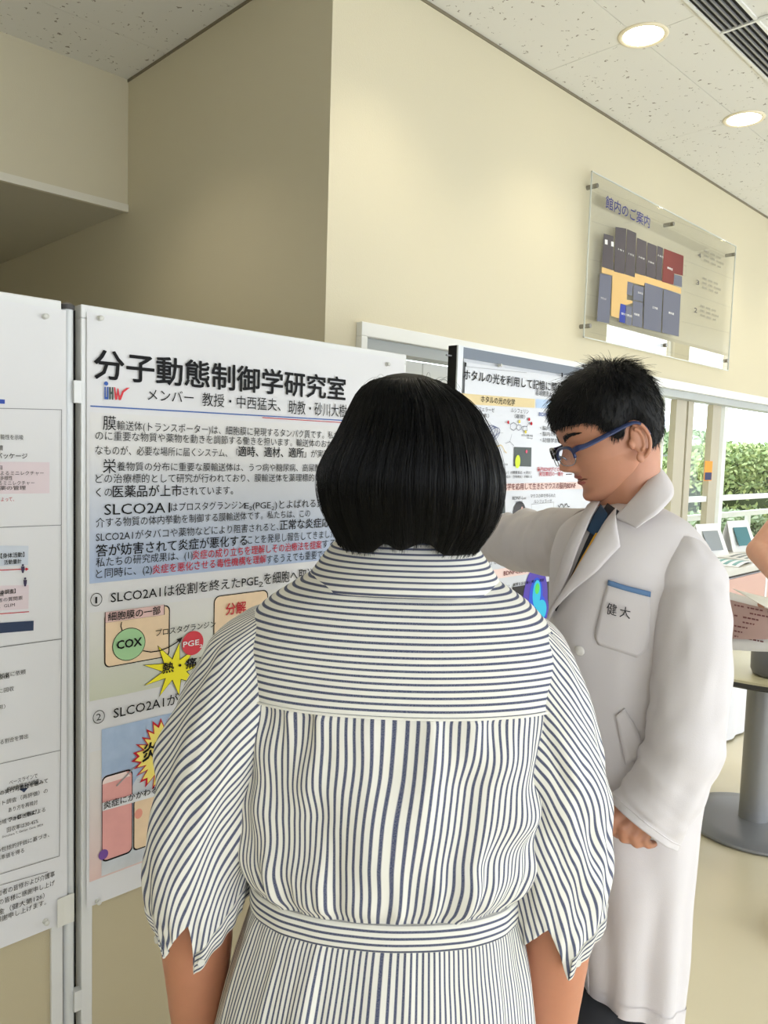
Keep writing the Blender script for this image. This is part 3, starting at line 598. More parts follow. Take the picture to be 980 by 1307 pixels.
def warea(name, m, X0, X1, Z1, Z0, lay, n=16):
    G = [np.stack([np.linspace(X0, X1, n), np.full(n, s.Y-0.0006*lay), np.full(n, z)], 1) for z in np.linspace(Z1, Z0, n)]; s.b(name, m).grid(np.array(G))
xl = onY(114, 700, s.Y)[0]
warea('text_block', grad_mat('blue_fade', [(0, (164, 180, 208)), (1, (214, 212, 210))], zb1, onY(114, 570, s.Y)[2]), xl, xr, onY(114, 526, s.Y)[2], zb1, 1)
# section 1
s.circle('lettering', INK, 122, 765, 7.6, lay=5, w=1.1, ry=8.2); s.text('lettering', INK, '1', 120.6, 770, 123.2, 10.5)
s.text('lettering', INK, 'SLCO2A1は役割を終えたPGE', 140.5, 768.5, 328.5, 14.5, bold=0.006); s.text('lettering', INK, '2', 329, 749, 335, 8); s.text('lettering', INK, 'を細胞へ取込', 336, 745, 400, 14, bold=0.006)
def z6(x, y): return 100+x/3.0625, 740+y/3.0625
zA, zB = onY(116, 790, s.Y)[2], onY(116, 895, s.Y)[2]
warea('section_tint', grad_mat('green_fade', [(0, (198, 200, 180)), (1, (214, 212, 208))], zB, zA), xl, xr, onY(116, 782, s.Y)[2], zB, 1)
PEACH = mat('print_peach', (232, 204, 168), rough=0.5, noise=0.1, nscale=30); PINKL = mat('print_pink_label', (226, 190, 184), rough=0.5)
s.rrect('cell', PEACH, *z6(100, 130), *z6(356, 345), 7, lay=2, mline=INK, w=2.0)
s.rrect('cell_label', PINKL, *z6(101, 126), *z6(334, 168), 0.5, lay=4, mline=INK, w=1.0)
s.text('lettering', INK, '細胞膜の一部', *z6(112, 158), z6(316, 0)[0], 10.2, bold=0.012, lay=7)
s.circle('enzyme_ring', INK, *z6(196, 251), 20.8, lay=3.5, ry=19.6); s.circle('enzyme', mat('print_green', (160, 202, 150)), *z6(196, 251), 20.0, lay=4, ry=18.8); s.text('lettering', INK, 'COX', *z6(147, 270), z6(243, 0)[0], 13, bold=0.03, lay=7)
s.line('arrows', INK, [z6(166, 165), z6(163, 180), z6(168, 196)], 1.4, lay=5)
s.line('arrows', INK, [z6(250, 276), z6(280, 281), z6(315, 276), z6(350, 262), z6(380, 244), z6(392, 232)], 1.6, lay=6); s.poly('arrows', INK, [z6(403, 222), z6(380, 232), z6(394, 246)], 6)
s.text('lettering', INK, 'プロスタグランジン', *z6(298, 218), z6(532, 0)[0], 8.4, bold=0.008, lay=7)
s.circle('molecule', mat('print_red', (206, 48, 62)), *z6(443, 246), 13.6, lay=7, ry=13.6); s.text('lettering_white', PW, 'PGE', *z6(404, 262), z6(466, 0)[0], 8.4, bold=0.02, lay=9); s.text('lettering_white', PW, '2', *z6(468, 264), z6(480, 0)[0], 5, bold=0.02, lay=9)
s.star('burst_outline', INK, *z6(372, 350), 40, 17, 9, lay=4.4, seed=4, sy=0.86); s.star('burst', mat('print_yellow', (240, 226, 24)), *z6(372, 350), 38, 15.5, 9, lay=5, seed=4, sy=0.86)
s.text('lettering', INK, '熱・痛み', *z6(325, 362), z6(500, 0)[0], 12.5, bold=0.025, lay=8)
s.rrect('cell', PEACH, *z6(528, 64), *z6(740, 300), 7, lay=2, mline=INK, w=2.0)
s.text('lettering_red', INKR, '分解', *z6(572, 134), z6(650, 0)[0], 14, bold=0.02, lay=7)
# section 2
s.circle('lettering', INK, 125.2, 914.5, 7.6, lay=5, w=1.1, ry=8.4); s.text('lettering', INK, '2', 122, 919.5, 128, 10.5); s.text('lettering', INK, 'SLCO2A1が炎症を抑えるしくみ', 144, 916, 350, 14.5, bold=0.006)
def z7(x, y): return 100+x/4.3545, 900+y/4.3545
xI = onY(129.2, 1000, s.Y)[0]; zI1 = onY(129.2, 931, s.Y)[2]; zI0 = onY(129.2, 1118, s.Y)[2]
warea('section_tint_lower', grad_mat('rose_fade', [(0, (214, 184, 176)), (1, (214, 211, 208))], onY(116, 1125, s.Y)[2], onY(116, 990, s.Y)[2]), xl, xr, onY(116, 960, s.Y)[2], onY(116, 1125, s.Y)[2], 1)
warea('illustration', grad_mat('wash_blue', [(0, (196, 198, 200)), (0.28, (190, 198, 206)), (0.42, (160, 178, 204)), (1, (164, 184, 212))], zI0, zI1, 0.5, 25), xI, xr-0.01, zI1, zI0, 2)
s.rrect('pink_cell', mat('print_pink', (222, 158, 152), rough=0.5, noise=0.08, nscale=40), 129.2, 991, 168.5, 1101, 7, lay=3, mline=INK, w=2.4)
s.poly('pink_highlight', mat('print_pale_pink', (236, 214, 208)), [(130, 993), (160, 984.5), (166, 990), (130, 1001)], 3.3)
s.rrect('second_cell', PEACH, 169.5, 1020, 230, 1086, 5, lay=3, mline=INK, w=2.2)
s.circle('second_cell_spot', mat('print_coral', (226, 150, 130)), 176, 1038, 5, lay=4, ry=6)
s.circle('cloud_shape', mat('print_grey', (198, 202, 208)), 186, 1008, 19, lay=2.6, ry=22)
s.circle('nucleus', mat('print_purple', (112, 70, 146)), 131, 1090, 6.2, lay=4, ry=6.4)
s.line('pointer', mat('print_mid_grey', (150, 150, 150)), [z7(210, 445), z7(305, 345)], 2.2, lay=5)
s.star('spiky_edge', INKR, 209, 960, 41, 32, 26, lay=5, seed=2); s.star('spiky_burst', mat('print_pale_yellow', (240, 220, 110)), 209, 960, 36.5, 29, 26, lay=5.6, seed=2)
s.text('lettering', INK, '炎', *z7(350, 305), z7(440, 0)[0], 21, bold=0.02, lay=8)
s.poly('caption_strip', mat('print_strip', (220, 220, 222)), [z7(128, 540), z7(440, 455), z7(440, 498), z7(128, 585)], 6); s.text('lettering', INK, '炎症にかかわる', *z7(133, 572), z7(432, 0)[0], 8.8, bold=0.012, lay=8)
sheet_build(s, P1)
# keep the drawings inside the sheet
Yp = YB-0.003
pushpin(onY(126.5, 406.5, Yp), 'clear pushpin at the top corner of the laboratory poster'); pushpin(onY(493, 465, Yp), 'clear pushpin at the top of the laboratory poster above the dark bob'); pushpin(onY(124, 1149.5, Yp), 'clear pushpin at the bottom corner of the laboratory poster')

# -------- poster 0 (left panel)
s = Sheet(YB-0.0031)
P0 = thing('study_poster', 'white study outline poster cut by the left photo edge, with thin boxes', 'poster', onY(-60, 780, s.Y))
x1 = (onY(84, 396, s.Y)[0]+onY(86, 1175, s.Y)[0])/2; z1 = onY(84, 396, s.Y)[2]; z0 = onY(86, 1176, s.Y)[2]; x0 = x1-0.83
Xg = np.linspace(x0, x1, 60); Zg = np.linspace(z1, z0, 70)
s.b('paper', PAPER).grid(np.array([np.stack([Xg, np.full(60, s.Y), np.full(60, z)], 1) for z in Zg]))
def t0(tx, x, y, xe, h, bold=0, nm='lettering', m=INK): s.text(nm, m, tx, x, y, xe, h, bold=bold)
s.poly('blue_bar', mat('ink_bar_blue', (40, 70, 160)), [(-170, 497), (5.8, 510), (5.8, 515.5), (-170, 505)], 2)
s.line('frame_lines', INKG, [(-180, 517), (77.8, 523), (77.6, 670), (-180, 680)], 0.8); s.line('frame_lines', INKG, [(77.5, 671), (78, 815), (-180, 850)], 0.8)
s.line('frame_lines', INKG, [(-180, 850), (77.8, 815.3), (76.5, 957), (-180, 1015)], 0.8); s.line('frame_lines', INKG, [(76.5, 957), (75, 1092), (-180, 1170)], 0.8); s.line('frame_lines', INKG, [(-180, 1180), (60, 1112)], 0.8)
t0('可能性を示唆', -6, 560, 29, 6.2); t0('予防教育', -16, 574, 3, 6.5, .01); t0('健康支援パッケージ', -40, 584, 34, 7, .012)
s.poly('pink_box', mat('print_box_pink', (214, 198, 202)), [(-120, 588), (63, 590), (63, 629.5), (-120, 632)], 1)
for k, (tx, xe) in enumerate((('項目', 2), ('専門職によるミニレクチャー', 55), ('食の多様性', 15), ('動画によるミニレクチャー', 43), ('服用と薬の管理', 32))): t0(tx, -28 if len(tx) > 5 else -12, (599, 606, 612.5, 619, 625.5)[k], xe, 5.4)
t0('介入によって、', -16, 640, 17, 5.6, 0, 'lettering_red', INKR)
s.poly('blue_box', mat('print_box_blue', (196, 202, 212)), [(-40, 696), (36, 696.5), (35.6, 721), (-40, 724)], 1); t0('【身体活動】', 0, 712, 30, 6, .01); t0('活動量計', 4, 720, 26.5, 5.6, .01)
s.line('red_line', INKR, [(-120, 733), (33, 726)], 1.1); s.poly('red_line', INKR, [(36, 726), (32, 724), (32, 728.5)], 4)
for px_, py_ in ((28, 726), (31, 743)):
    s.circle('figure_icon', mat('print_dark_violet', (52, 40, 72)), px_, py_-5, 1.5, lay=6); s.poly('figure_icon', mat('print_dark_violet', ()), [(px_-2.3, py_-3.3), (px_+2.3, py_-3.5), (px_+2, py_+1), (px_+1, py_+5), (px_-1, py_+5), (px_-2, py_+1)], 6)
s.poly('pink_box', mat('print_box_pink', ()), [(-60, 749), (36.5, 746.5), (36, 777), (-60, 783)], 1)
t0('【基本調査】', -9, 759, 19, 5.4, .01); t0('年齢・性別・生活環境', -60, 767, 4, 5); t0('後期高齢者の質問票', -30, 771, 28, 5); t0('DVS、GLIM', -14, 777, 18, 5)
s.line('red_line', INKR, [(-120, 792), (36, 780.5)], 1.1)
s.poly('navy_bar', mat('ink_navy', (32, 48, 78)), [(-170, 806), (42.5, 792), (42.2, 804.5), (-170, 822)], 3)
t0('郵送で参加者に依頼', -30, 870, 32, 6.0); t0('質問票に回答・投函', -60, 877, 11, 5.6); t0('3か月後に回収', -28, 889, 17, 5.6); t0('（図1参照）', -28, 910, 6, 5.4)
t0('集計して各群における割合を算出', -60, 963, 35, 6)
for tx, x, y, xe, b_ in (('ベースラインで', 11, 1001, 47, 0), ('約50会場での調査', 8, 1009.5, 49, 0), ('コホート調査の実行可能性を鑑みて', -40, 1025, 60, .012), ('コホート調査（再評価）の', -20, 1033, 60, 0), ('あり方を再検討', 10, 1036, 47, 0),
    ('フォロー率は？', 10.5, 1048, 46, .014), ('異なる地域での郵送法による', -25, 1059, 57, 0), ('回収率は30-45%', 8, 1061.5, 48, 0), ('Shinohara T, Geriatr Gero, 2024', 2, 1069, 54, .0), ('機関の包括的評価に基づき、', -20, 1093, 62, 0), ('基準値を得る', -6, 1098.5, 30, 0)):
    t0(tx, x, y, xe, 5.8 if 'Shino' not in tx else 3.4, b_)
s.poly('arrow_mark', mat('ink_navy', ()), [(23.5, 1006.5), (35.5, 1004.5), (30, 1011)], 4)
for tx, x, y, xe in (('参加者の皆様および介護事', -12, 1146, 69), ('業所の皆様に感謝申し上げ', -18, 1160, 69), ('助成金（健大第126）', -22, 1174, 56), ('に感謝申し上げます。', -14, 1180.5, 58)): t0(tx, x, y, xe, 7)
sheet_build(s, P0)
pushpin(onY(56.5, 404, s.Y), 'clear pushpin at the top corner of the study poster'); pushpin(onY(57.5, 1175.5, s.Y), 'clear pushpin at the bottom corner of the study poster')
pc = onY(86, 1156, s.Y-0.002)
t = tag(MB().grid(np.array([[pc+np.array([u*0.02, -0.003*abs(u), v*0.035]) for u in (-1, -.3, .3, .6)] for v in (-1, -.4, .2, .6)])).build('tape_piece', mat('clear_tape', (214, 212, 204), rough=0.2), None, solid=0.0005), 'small piece of clear tape on the edge of the study poster', 'tape')

# -------- black framed panel with firefly poster
YK = 1.40; kx = onY(583.5, 441, YK)[0]; kz = onY(590, 441.5, YK)[2]; kx1 = kx+0.93
t = thing('display_stand', 'black edged panel with grey frame behind the man carrying the firefly poster', 'display panel', (kx+0.45, YK+0.02, 0))
kth = onY(573, 437, YK+0.05)[0]
dep = 0.05
for _ in range(20):
    q = onX(572.5, 438, kx); dep = q[1]-YK; break
dep = max(0.03, min(dep, 0.07))
box('side_post', (kx, YK+0.001, 0.1), (kx+0.01, YK+dep, kz), BLACKMET, t); box('front_trim', (kx, YK-0.004, 0.1), (onY(589.8, 450, YK)[0], YK+0.001, kz), mat('trim_bright', (222, 226, 230), rough=0.3), t)
xf = onY(589.8, 450, YK)[0]
box('inner_post', (xf+0.002, YK-0.001, 0.12), (xf+0.006, YK+0.004, kz-0.03), DARK, t)
box('frame_rail', (xf, YK-0.003, kz-0.003), (kx1, YK+dep, kz), mat('trim_bright', ()), t)
box('frame_rail', (xf, YK-0.002, onY(592, 457, YK)[2]), (kx1, YK+0.012, kz-0.003), mat('frame_slate', (112, 120, 132), rough=0.35, metal=0.3), t)
box('board', (xf+0.006, YK+0.004, 0.12), (kx1-0.02, YK+dep-0.004, onY(592, 457, YK)[2]), mat('board_white', (206, 208, 212), rough=0.6), t)
box('frame_post', (kx1-0.02, YK, 0.1), (kx1, YK+dep, kz-0.003), BLACKMET, t)
for x in (kx+0.03, kx1-0.04): box('foot', (x-0.025, YK-0.2, 0), (x+0.025, YK+0.25, 0.03), BLACKMET, t, bevel=0.004); box('leg', (x-0.015, YK+0.008, 0.03), (x+0.015, YK+dep-0.008, 0.12), BLACKMET, t)
box('pin_mark', (onY(577, 446, YK)[0]-0.0005, YK+0.018, kz-0.03), (kx+0.0002, YK+0.022, kz-0.026), GREYMET, t)
s = Sheet(YK-0.0035)
P2 = thing('firefly_poster', 'white firefly light research poster between the two people, with tan header and brain image', 'poster', onY(670, 620, s.Y))
x0 = xf+0.012; z1 = onY(595, 462, s.Y)[2]; x1 = x0+0.84; z0 = z1-1.15
Xg = np.linspace(x0, x1, 50); Zg = np.linspace(z1, z0, 60)
s.b('paper', mat('paper_glossy', (212, 214, 219), rough=0.25)).grid(np.array([np.stack([Xg, np.full(50, s.Y), np.full(50, z)], 1) for z in Zg]))
def y1(x, y): return 560+x/4.9, 430+y/4.9
def r1(tx, x, y, xe, h, bold=0, nm='lettering', m=INK): X, Y_ = y1(x, y); s.text(nm, m, tx, X, Y_, y1(xe, 0)[0], h/4.9, bold=bold)
r1('ホタルの光を利用して記憶に関わる遺伝子', 150, 262, 905, 62, .012)
s.line('frame_lines', INKG, [y1(160, 185), y1(545, 225)], 0.7); s.line('frame_lines', INKG, [y1(770, 245), y1(900, 262)], 0.7)
for qx, qy in ((162, 160), (765, 225)): s.poly('clip', INK, [y1(qx-4, qy), y1(qx+5, qy+1), y1(qx+5, qy+26), y1(qx-4, qy+25)], 5)
r1('喜嶋健康太 山口', 600, 362, 745, 34)
TAN = mat('print_tan', (220, 200, 152)); LB = mat('print_light_blue', (176, 198, 226)); RO = mat('print_rose', (232, 206, 198))
s.poly('tan_header', TAN, [y1(130, 352), y1(598, 388), y1(598, 444), y1(130, 420)], 2); s.poly('blue_header', LB, [y1(606, 388), y1(1100, 424), y1(1100, 470), y1(606, 444)], 2)
r1('ホタルの光の化学', 258, 405, 470, 40, .006); r1('ルシフェラーゼ', 200, 458, 342, 28); r1('（酵素）', 232, 498, 308, 24); r1('ルシフェリン', 446, 470, 556, 28); r1('（基質）', 468, 506, 534, 24)
r1('BDNFとは', 620, 494, 740, 28, .01, 'lettering_blue', INKB); r1('・脳内に多く存在', 628, 580, 800, 26); r1('・脳内の神経', 628, 616, 760, 26); r1('・記憶学習に', 628, 655, 760, 26)
g = random.Random(5); NV = mat('print_ribbon_blue', (40, 56, 120)); YL_ = mat('print_ribbon_gold', (206, 172, 70))
for k in range(3):
    cx_, cy_ = 300+k*18, 590+k*10; pts = []
    for i in range(16): a_ = i*0.62+k; pts.append(y1(cx_+26*math.cos(a_)+i*2.2, cy_+34*math.sin(a_*0.9)+i*2.0-20))
    s.line('protein_ribbon', NV if k != 6 else NV, pts, 1.3, lay=4+0.2*k)
s.line('protein_gold', YL_, [y1(345+12*i, 660+9*i+14*math.sin(i*1.4)) for i in range(7)], 1.6, lay=6)
s.line('protein_line', INKG, [y1(270+14*i, 520-14*math.sin(i*.7)+9*i) for i in range(10)], 0.5, lay=6)
def hexa(cx_, cy_, r, m, nm, n=6): s.line(nm, m, [y1(cx_+r*math.cos(PI/n*2*i+.5), cy_+r*1.15*math.sin(PI/n*2*i+.5)) for i in range(n)], 1.1, lay=5, closed=True)
MG = mat('print_molecule', (92, 96, 112)); hexa(462, 560, 22, MG, 'molecule_lines'); hexa(496, 566, 17, MG, 'molecule_lines', 5); hexa(534, 575, 16, MG, 'molecule_lines', 5)
s.line('molecule_lines', MG, [y1(508, 572), y1(520, 560), y1(548, 560), y1(560, 535), y1(575, 545)], 1); s.line('molecule_lines', MG, [y1(440, 545), y1(427, 535)], 1); s.line('molecule_lines', MG, [y1(415, 665), y1(440, 655), y1(452, 610)], .8); s.line('molecule_lines', MG, [y1(440, 655), y1(465, 680)], .8)
for qx, qy, m_, n_ in ((427,534,INKR,'atom'), (558,516,INKR,'atom'), (572,542,INKR,'atom'), (497,530,mat('print_atom_yellow', (214, 196, 60)),'atom'), (536,594,mat('print_atom_yellow', ()),'atom')): s.circle(n_, m_, *y1(qx, qy), 1.3, lay=7)
DKG = mat('print_photo_dark', (62, 72, 70), rough=0.4)
s.poly('photo', DKG, [y1(468, 688), y1(576, 692), y1(574, 812), y1(464, 808)], 3); s.circle('photo_glow', mat('print_lime', (212, 230, 60)), *y1(488, 780), 3.2, lay=5, ry=5); s.circle('photo_dot', mat('print_magenta', (206, 80, 110)), *y1(543, 717), 1.3, lay=5)
r1('反応の模式図', 510, 620, 582, 12); r1('Gray', 545, 636, 582, 10); r1('シミュレーター構造', 350, 802, 425, 12); r1('ルシフェリン）の酵素反応 → 発光！', 330, 856, 572, 19); r1('を出す仕組み（生物発光）が備わる', 360, 882, 576, 17)
r1('脳内BDNFがどのように', 610, 838, 800, 26, .01, 'lettering_red', INKR); r1('発症要因の一端を', 622, 868, 772, 26, .01, 'lettering_red', INKR)
s.poly('rose_band', RO, [y1(130, 925), y1(1080, 901), y1(1080, 946), y1(130, 968)], 2); r1('の化学を応用して生きたマウスの脳内BDNF', 368, 955, 850, 40, .008, 'lettering_maroon', mat('ink_maroon', (112, 38, 42)))
r1('BDNF-Luc', 455, 1018, 540, 24); 
def y2(x, y): return 620+x/5.443, 600+y/5.443
def r2(tx, x, y, xe, h, bold=0, nm='lettering', m=INK): X, Y_ = y2(x, y); s.text(nm, m, tx, X, Y_, y2(xe, 0)[0], h/5.443, bold=bold)
r2('マウス', 200, 236, 250, 24); r2('マウスの中で作られた', 303, 192, 478, 26); r2('ルシフェラーゼ', 328, 228, 452, 24)
s.circle('mouse', mat('print_mouse', (70, 68, 72)), *y2(228, 300), 8, lay=4, ry=9); s.circle('mouse', mat('print_mouse', ()), *y2(243, 272), 3.2, lay=4.3, ry=4); s.circle('mouse_ear', mat('print_ear', (210, 170, 160)), *y2(245, 275), 1.4, lay=5, ry=2.4)
s.line('mouse_tail', INKG, [y2(190, 320), y2(172, 305), y2(165, 290)], .8)
s.poly('photo', DKG, [y2(60, 215), y2(130, 218), y2(130, 300), y2(60, 298)], 3); s.line('frame_lines', INKG, [y2(312, 238), y2(466, 222), y2(466, 360)], .7); s.line('frame_lines', INKG, [y2(312, 238), y2(310, 340)], .7)
s.line('squiggle', INK, [y2(495+10*i, 245+14*math.sin(i*1.9)) for i in range(9)], 2, lay=5)
r2('「BDNF-Lucマウスを作出', -40, 626, 70, 24); r2('マウス」と命名', -40, 664, 108, 26, .005)
s.poly('rose_band', RO, [y2(-60, 706), y2(900, 576), y2(900, 628), y2(-60, 775)], 2); r2('BDNF-Lucマウスを使用したと', 118, 732, 500, 36, .008, 'lettering_maroon', mat('ink_maroon', ()))
r2('基質を投与後に発光を測定', 182, 806, 398, 20, .01); r2('コントロール', 96, 815, 160, 12)
s.poly('brain_photo', mat('print_black', (34, 32, 36), rough=0.35), [y2(180, 812), y2(520, 760), y2(520, 1200), y2(180, 1240)], 3); s.poly('brain_photo', mat('print_black', ()), [y2(40, 842), y2(162, 820), y2(162, 1245), y2(40, 1270)], 3)
for nm, col, cx_, cy_, rx, ry_, ly in (('brain_violet', (86, 66, 170), 338, 920, 15.5, 27, 4), ('brain_violet', (), 350, 1000, 14.5, 19, 4.3), ('brain_blue', (40, 84, 214), 342, 880, 8.4, 14, 5), ('brain_blue', (), 358, 985, 10.5, 12.5, 5.3), ('brain_cyan', (50, 190, 226), 346, 858, 5, 10, 6), ('brain_cyan', (), 375, 972, 7, 7.5, 6.3), ('brain_green', (90, 210, 90), 349, 822, 2.8, 4, 7)):
    s.circle(nm, mat('print_'+nm, col), *y2(cx_, cy_), rx, lay=ly, ry=ry_)
sheet_build(s, P2)
pushpin(onY(636.5, 466.5, s.Y), 'clear pushpin at the top of the firefly poster')

# ================================================================== PEOPLE
def skin_mat(name, rgb):
    m = mat(name, rgb, rough=0.5, noise=0.06, nscale=60); b = m.node_tree.nodes['Principled BSDF']
    b.inputs['Subsurface Weight'].default_value = 0.12; b.inputs['Subsurface Radius'].default_value = (0.012, 0.004, 0.002); b.inputs['Subsurface Scale'].default_value = 0.5; return m
SKIN = skin_mat('skin_tan', (190, 128, 98)); SKINM = skin_mat('skin_man', (188, 132, 104))
HAIR = mat('black_hair', (9, 8, 9), rough=0.36, spec=0.3)
HAIRCORE = mat('hair_core', (9, 8, 8), rough=0.6, spec=0.25)

def gs(x, s): return np.exp(-(x/s)**2)
def head_mesh(nphi=150, nz=130, s=1.0, back=1.0):
    """human head; origin between the ears, x lateral, y forward, z up (chin at -0.105); returns grid [nz, nphi, 3] and tint weights"""
    rows = [  # z from chin, front, back, half width
        (0.000, .052, .030, .010), (0.004, .072, .015, .024), (.010, .082, .004, .033), (.020, .0865, -.004, .041), (.032, .083, -.012, .048), (.045, .0845, -.022, .055), (.060, .087, -.050, .062),
        (.075, .090, -.074, .067), (.092, .091, -.088, .071), (.110, .0895, -.096, .074), (.125, .0925, -.100, .076), (.140, .095, -.101, .0775), (.158, .093, -.099, .077), (.176, .085, -.091, .073),
        (.193, .070, -.077, .064), (.207, .049, -.056, .050), (.217, .026, -.034, .033), (.222, .004, -.010, .014)]
    zz = np.concatenate([np.linspace(0, .02, 14), np.linspace(.02, .13, 76)[1:], np.linspace(.13, .222, nz-89)[1:]]); T = interp(rows, zz)
    ph = np.linspace(0, 2*PI, nphi, endpoint=False); G = np.zeros((len(zz), nphi, 3)); tint = np.zeros((len(zz), nphi))
    for i, z in enumerate(zz):
        yf, yb, w_ = T[i]; c = yf*0.28+yb*0.72 if z < .06 else (yf+yb)/2; k = min(max((z-.045)/.03, 0), 1); c = (yf*0.28+yb*0.72)*(1-k)+((yf+yb)/2)*k
        sn, cs = np.sin(ph), np.cos(ph); e = 0.92
        x = w_*np.sign(sn)*np.abs(sn)**e; dF = np.where(cs > 0, yf-c, c-yb); y = c+dF*np.sign(cs)*np.abs(cs)**0.95
        fr = np.clip(cs, 0, 1)**0.5
        d = np.zeros(nphi)
        ht = np.interp(z, [.064, .069, .074, .080, .086, .095, .105, .114, .122], [0, .008, .018, .0235, .022, .0165, .0115, .006, 0])
        wn = np.interp(z, [.064, .075, .085, .1, .115], [.014, .013, .0115, .0095, .009])
        d += ht*gs(x, wn) + .009*gs(np.abs(x)-.0135, .0065)*gs(z-.0755, .0075)
        d -= .0075*gs(np.abs(x)-.030, .015)*gs(z-.110, .011); d += .0055*gs(np.abs(x)-.031, .012)*gs(z-.1075, .0065)
        d += .0035*gs(np.abs(x)-.028, .02)*gs(z-.1235, .006); d += .003*gs(np.abs(x)-.046, .018)*gs(z-.088, .016)
        d += .0060*gs(z-.0575, .0045)*gs(x, .018)+.0062*gs(z-.0455, .005)*gs(x, .0155)-.0030*gs(z-.0515, .0016)*gs(x, .02)
        d -= .0018*gs(x, .004)*gs(z-.064, .004); d += .003*gs(z-.016, .012)*gs(x, .014)
        G[i, :, 0] = x; G[i, :, 1] = y+d*fr; G[i, :, 2] = z-.105
        tint[i] = np.clip(gs(x, .021)*(gs(z-.0575, .0042)+gs(z-.046, .0046))*fr*(cs > .5), 0, 1)
    G[:, :, 1] = np.where(G[:, :, 1] < 0, G[:, :, 1]*back, G[:, :, 1])
    return G*s, tint
def ear_parts(sd):
    P = []; th = np.linspace(-2.2, 2.2, 12); pts = [np.array([sd*(.0795+.004*math.cos(t*.8)), -.010-.0165*math.cos(t)+.004*math.sin(t)*0, .006+.028*math.sin(t)]) for t in th]
    pts = [np.array([sd*(.079+.009*abs(math.sin((t+2.2)/4.4*PI))), -.006-.0155*math.cos(t*.78), .006+.0285*math.sin(t*.72)]) for t in th]
    for a, b_ in zip(pts[:-1], pts[1:]): P.append((a, b_, .0032, .0032))
    th2 = np.linspace(-1.5, 1.6, 8); q = [np.array([sd*.0835, -.006-.0075*math.cos(t), .006+.0165*math.sin(t)]) for t in th2]
    for a, b_ in zip(q[:-1], q[1:]): P.append((a, b_, .0026, .0026))
    P.append((np.array([sd*.0775, -.009, .006]), (.0055, .0135, .025))); P.append((np.array([sd*.079, -.001, -.021]), (.0042, .007, .0085))); P.append((np.array([sd*.0775, .006, .002]), (.005, .0045, .008)))
    return P
def frame(az, pitch=0.0, roll=0.0):
    """columns: lateral (person's right), forward, up; pitch down, roll about forward axis"""
    f = np.array([math.cos(az)*math.cos(pitch), math.sin(az)*math.cos(pitch), -math.sin(pitch)]); l = np.array([math.sin(az), -math.cos(az), 0.0]); u = np.cross(l, f)
    l2 = l*math.cos(roll)+u*math.sin(roll); return np.stack([l2, f, np.cross(l2, f)], 1)

# ------------------------------------------------------------------ striped cotton
def stripe_mat(name, pitch, dark=0.38, base=(230, 227, 218), line=(58, 66, 98), wob=0.0):
    m = bpy.data.materials.new(name); m.use_nodes = True; nt = m.node_tree; b = nt.nodes['Principled BSDF']; b.inputs['Roughness'].default_value = 0.85
    b.inputs['Specular IOR Level'].default_value = 0.2
    uv = nt.nodes.new('ShaderNodeUVMap'); s = nt.nodes.new('ShaderNodeSeparateXYZ'); nt.links.new(uv.outputs[0], s.inputs[0])
    def M(op, a, b_=None):
        n = nt.nodes.new('ShaderNodeMath'); n.operation = op
        for k, v in enumerate((a, b_)):
            if v is None: continue
            if isinstance(v, (int, float)): n.inputs[k].default_value = v
            else: nt.links.new(v, n.inputs[k])
        return n.outputs[0]
    u = M('MULTIPLY', s.outputs[0], 1/pitch); fr = M('FRACT', u); d = M('ABSOLUTE', M('SUBTRACT', fr, 0.5))
    k = nt.nodes.new('ShaderNodeMapRange'); nt.links.new(d, k.inputs[0]); k.inputs[1].default_value = dark/2-0.05; k.inputs[2].default_value = dark/2+0.05; k.inputs[3].default_value = 1; k.inputs[4].default_value = 0
    n = nt.nodes.new('ShaderNodeTexNoise'); n.inputs['Scale'].default_value = 900; nt.links.new(uv.outputs[0], n.inputs['Vector'])
    f = M('MULTIPLY', k.outputs[0], M('ADD', M('MULTIPLY', n.outputs['Fac'], 0.5), 0.68)); f = M('MINIMUM', f, 1.0)
    mx = nt.nodes.new('ShaderNodeMix'); mx.data_type = 'RGBA'; mx.inputs[6].default_value = lin(base)+(1,); mx.inputs[7].default_value = lin(line)+(1,)
    nt.links.new(f, mx.inputs[0]); nt.links.new(mx.outputs[2], b.inputs['Base Color'])
    bp = nt.nodes.new('ShaderNodeBump'); bp.inputs['Strength'].default_value = 0.15; bp.inputs['Distance'].default_value = 0.0006; nt.links.new(n.outputs['Fac'], bp.inputs['Height']); nt.links.new(bp.outputs[0], b.inputs['Normal'])
    return m
STR = stripe_mat('striped_cotton', 0.0076)

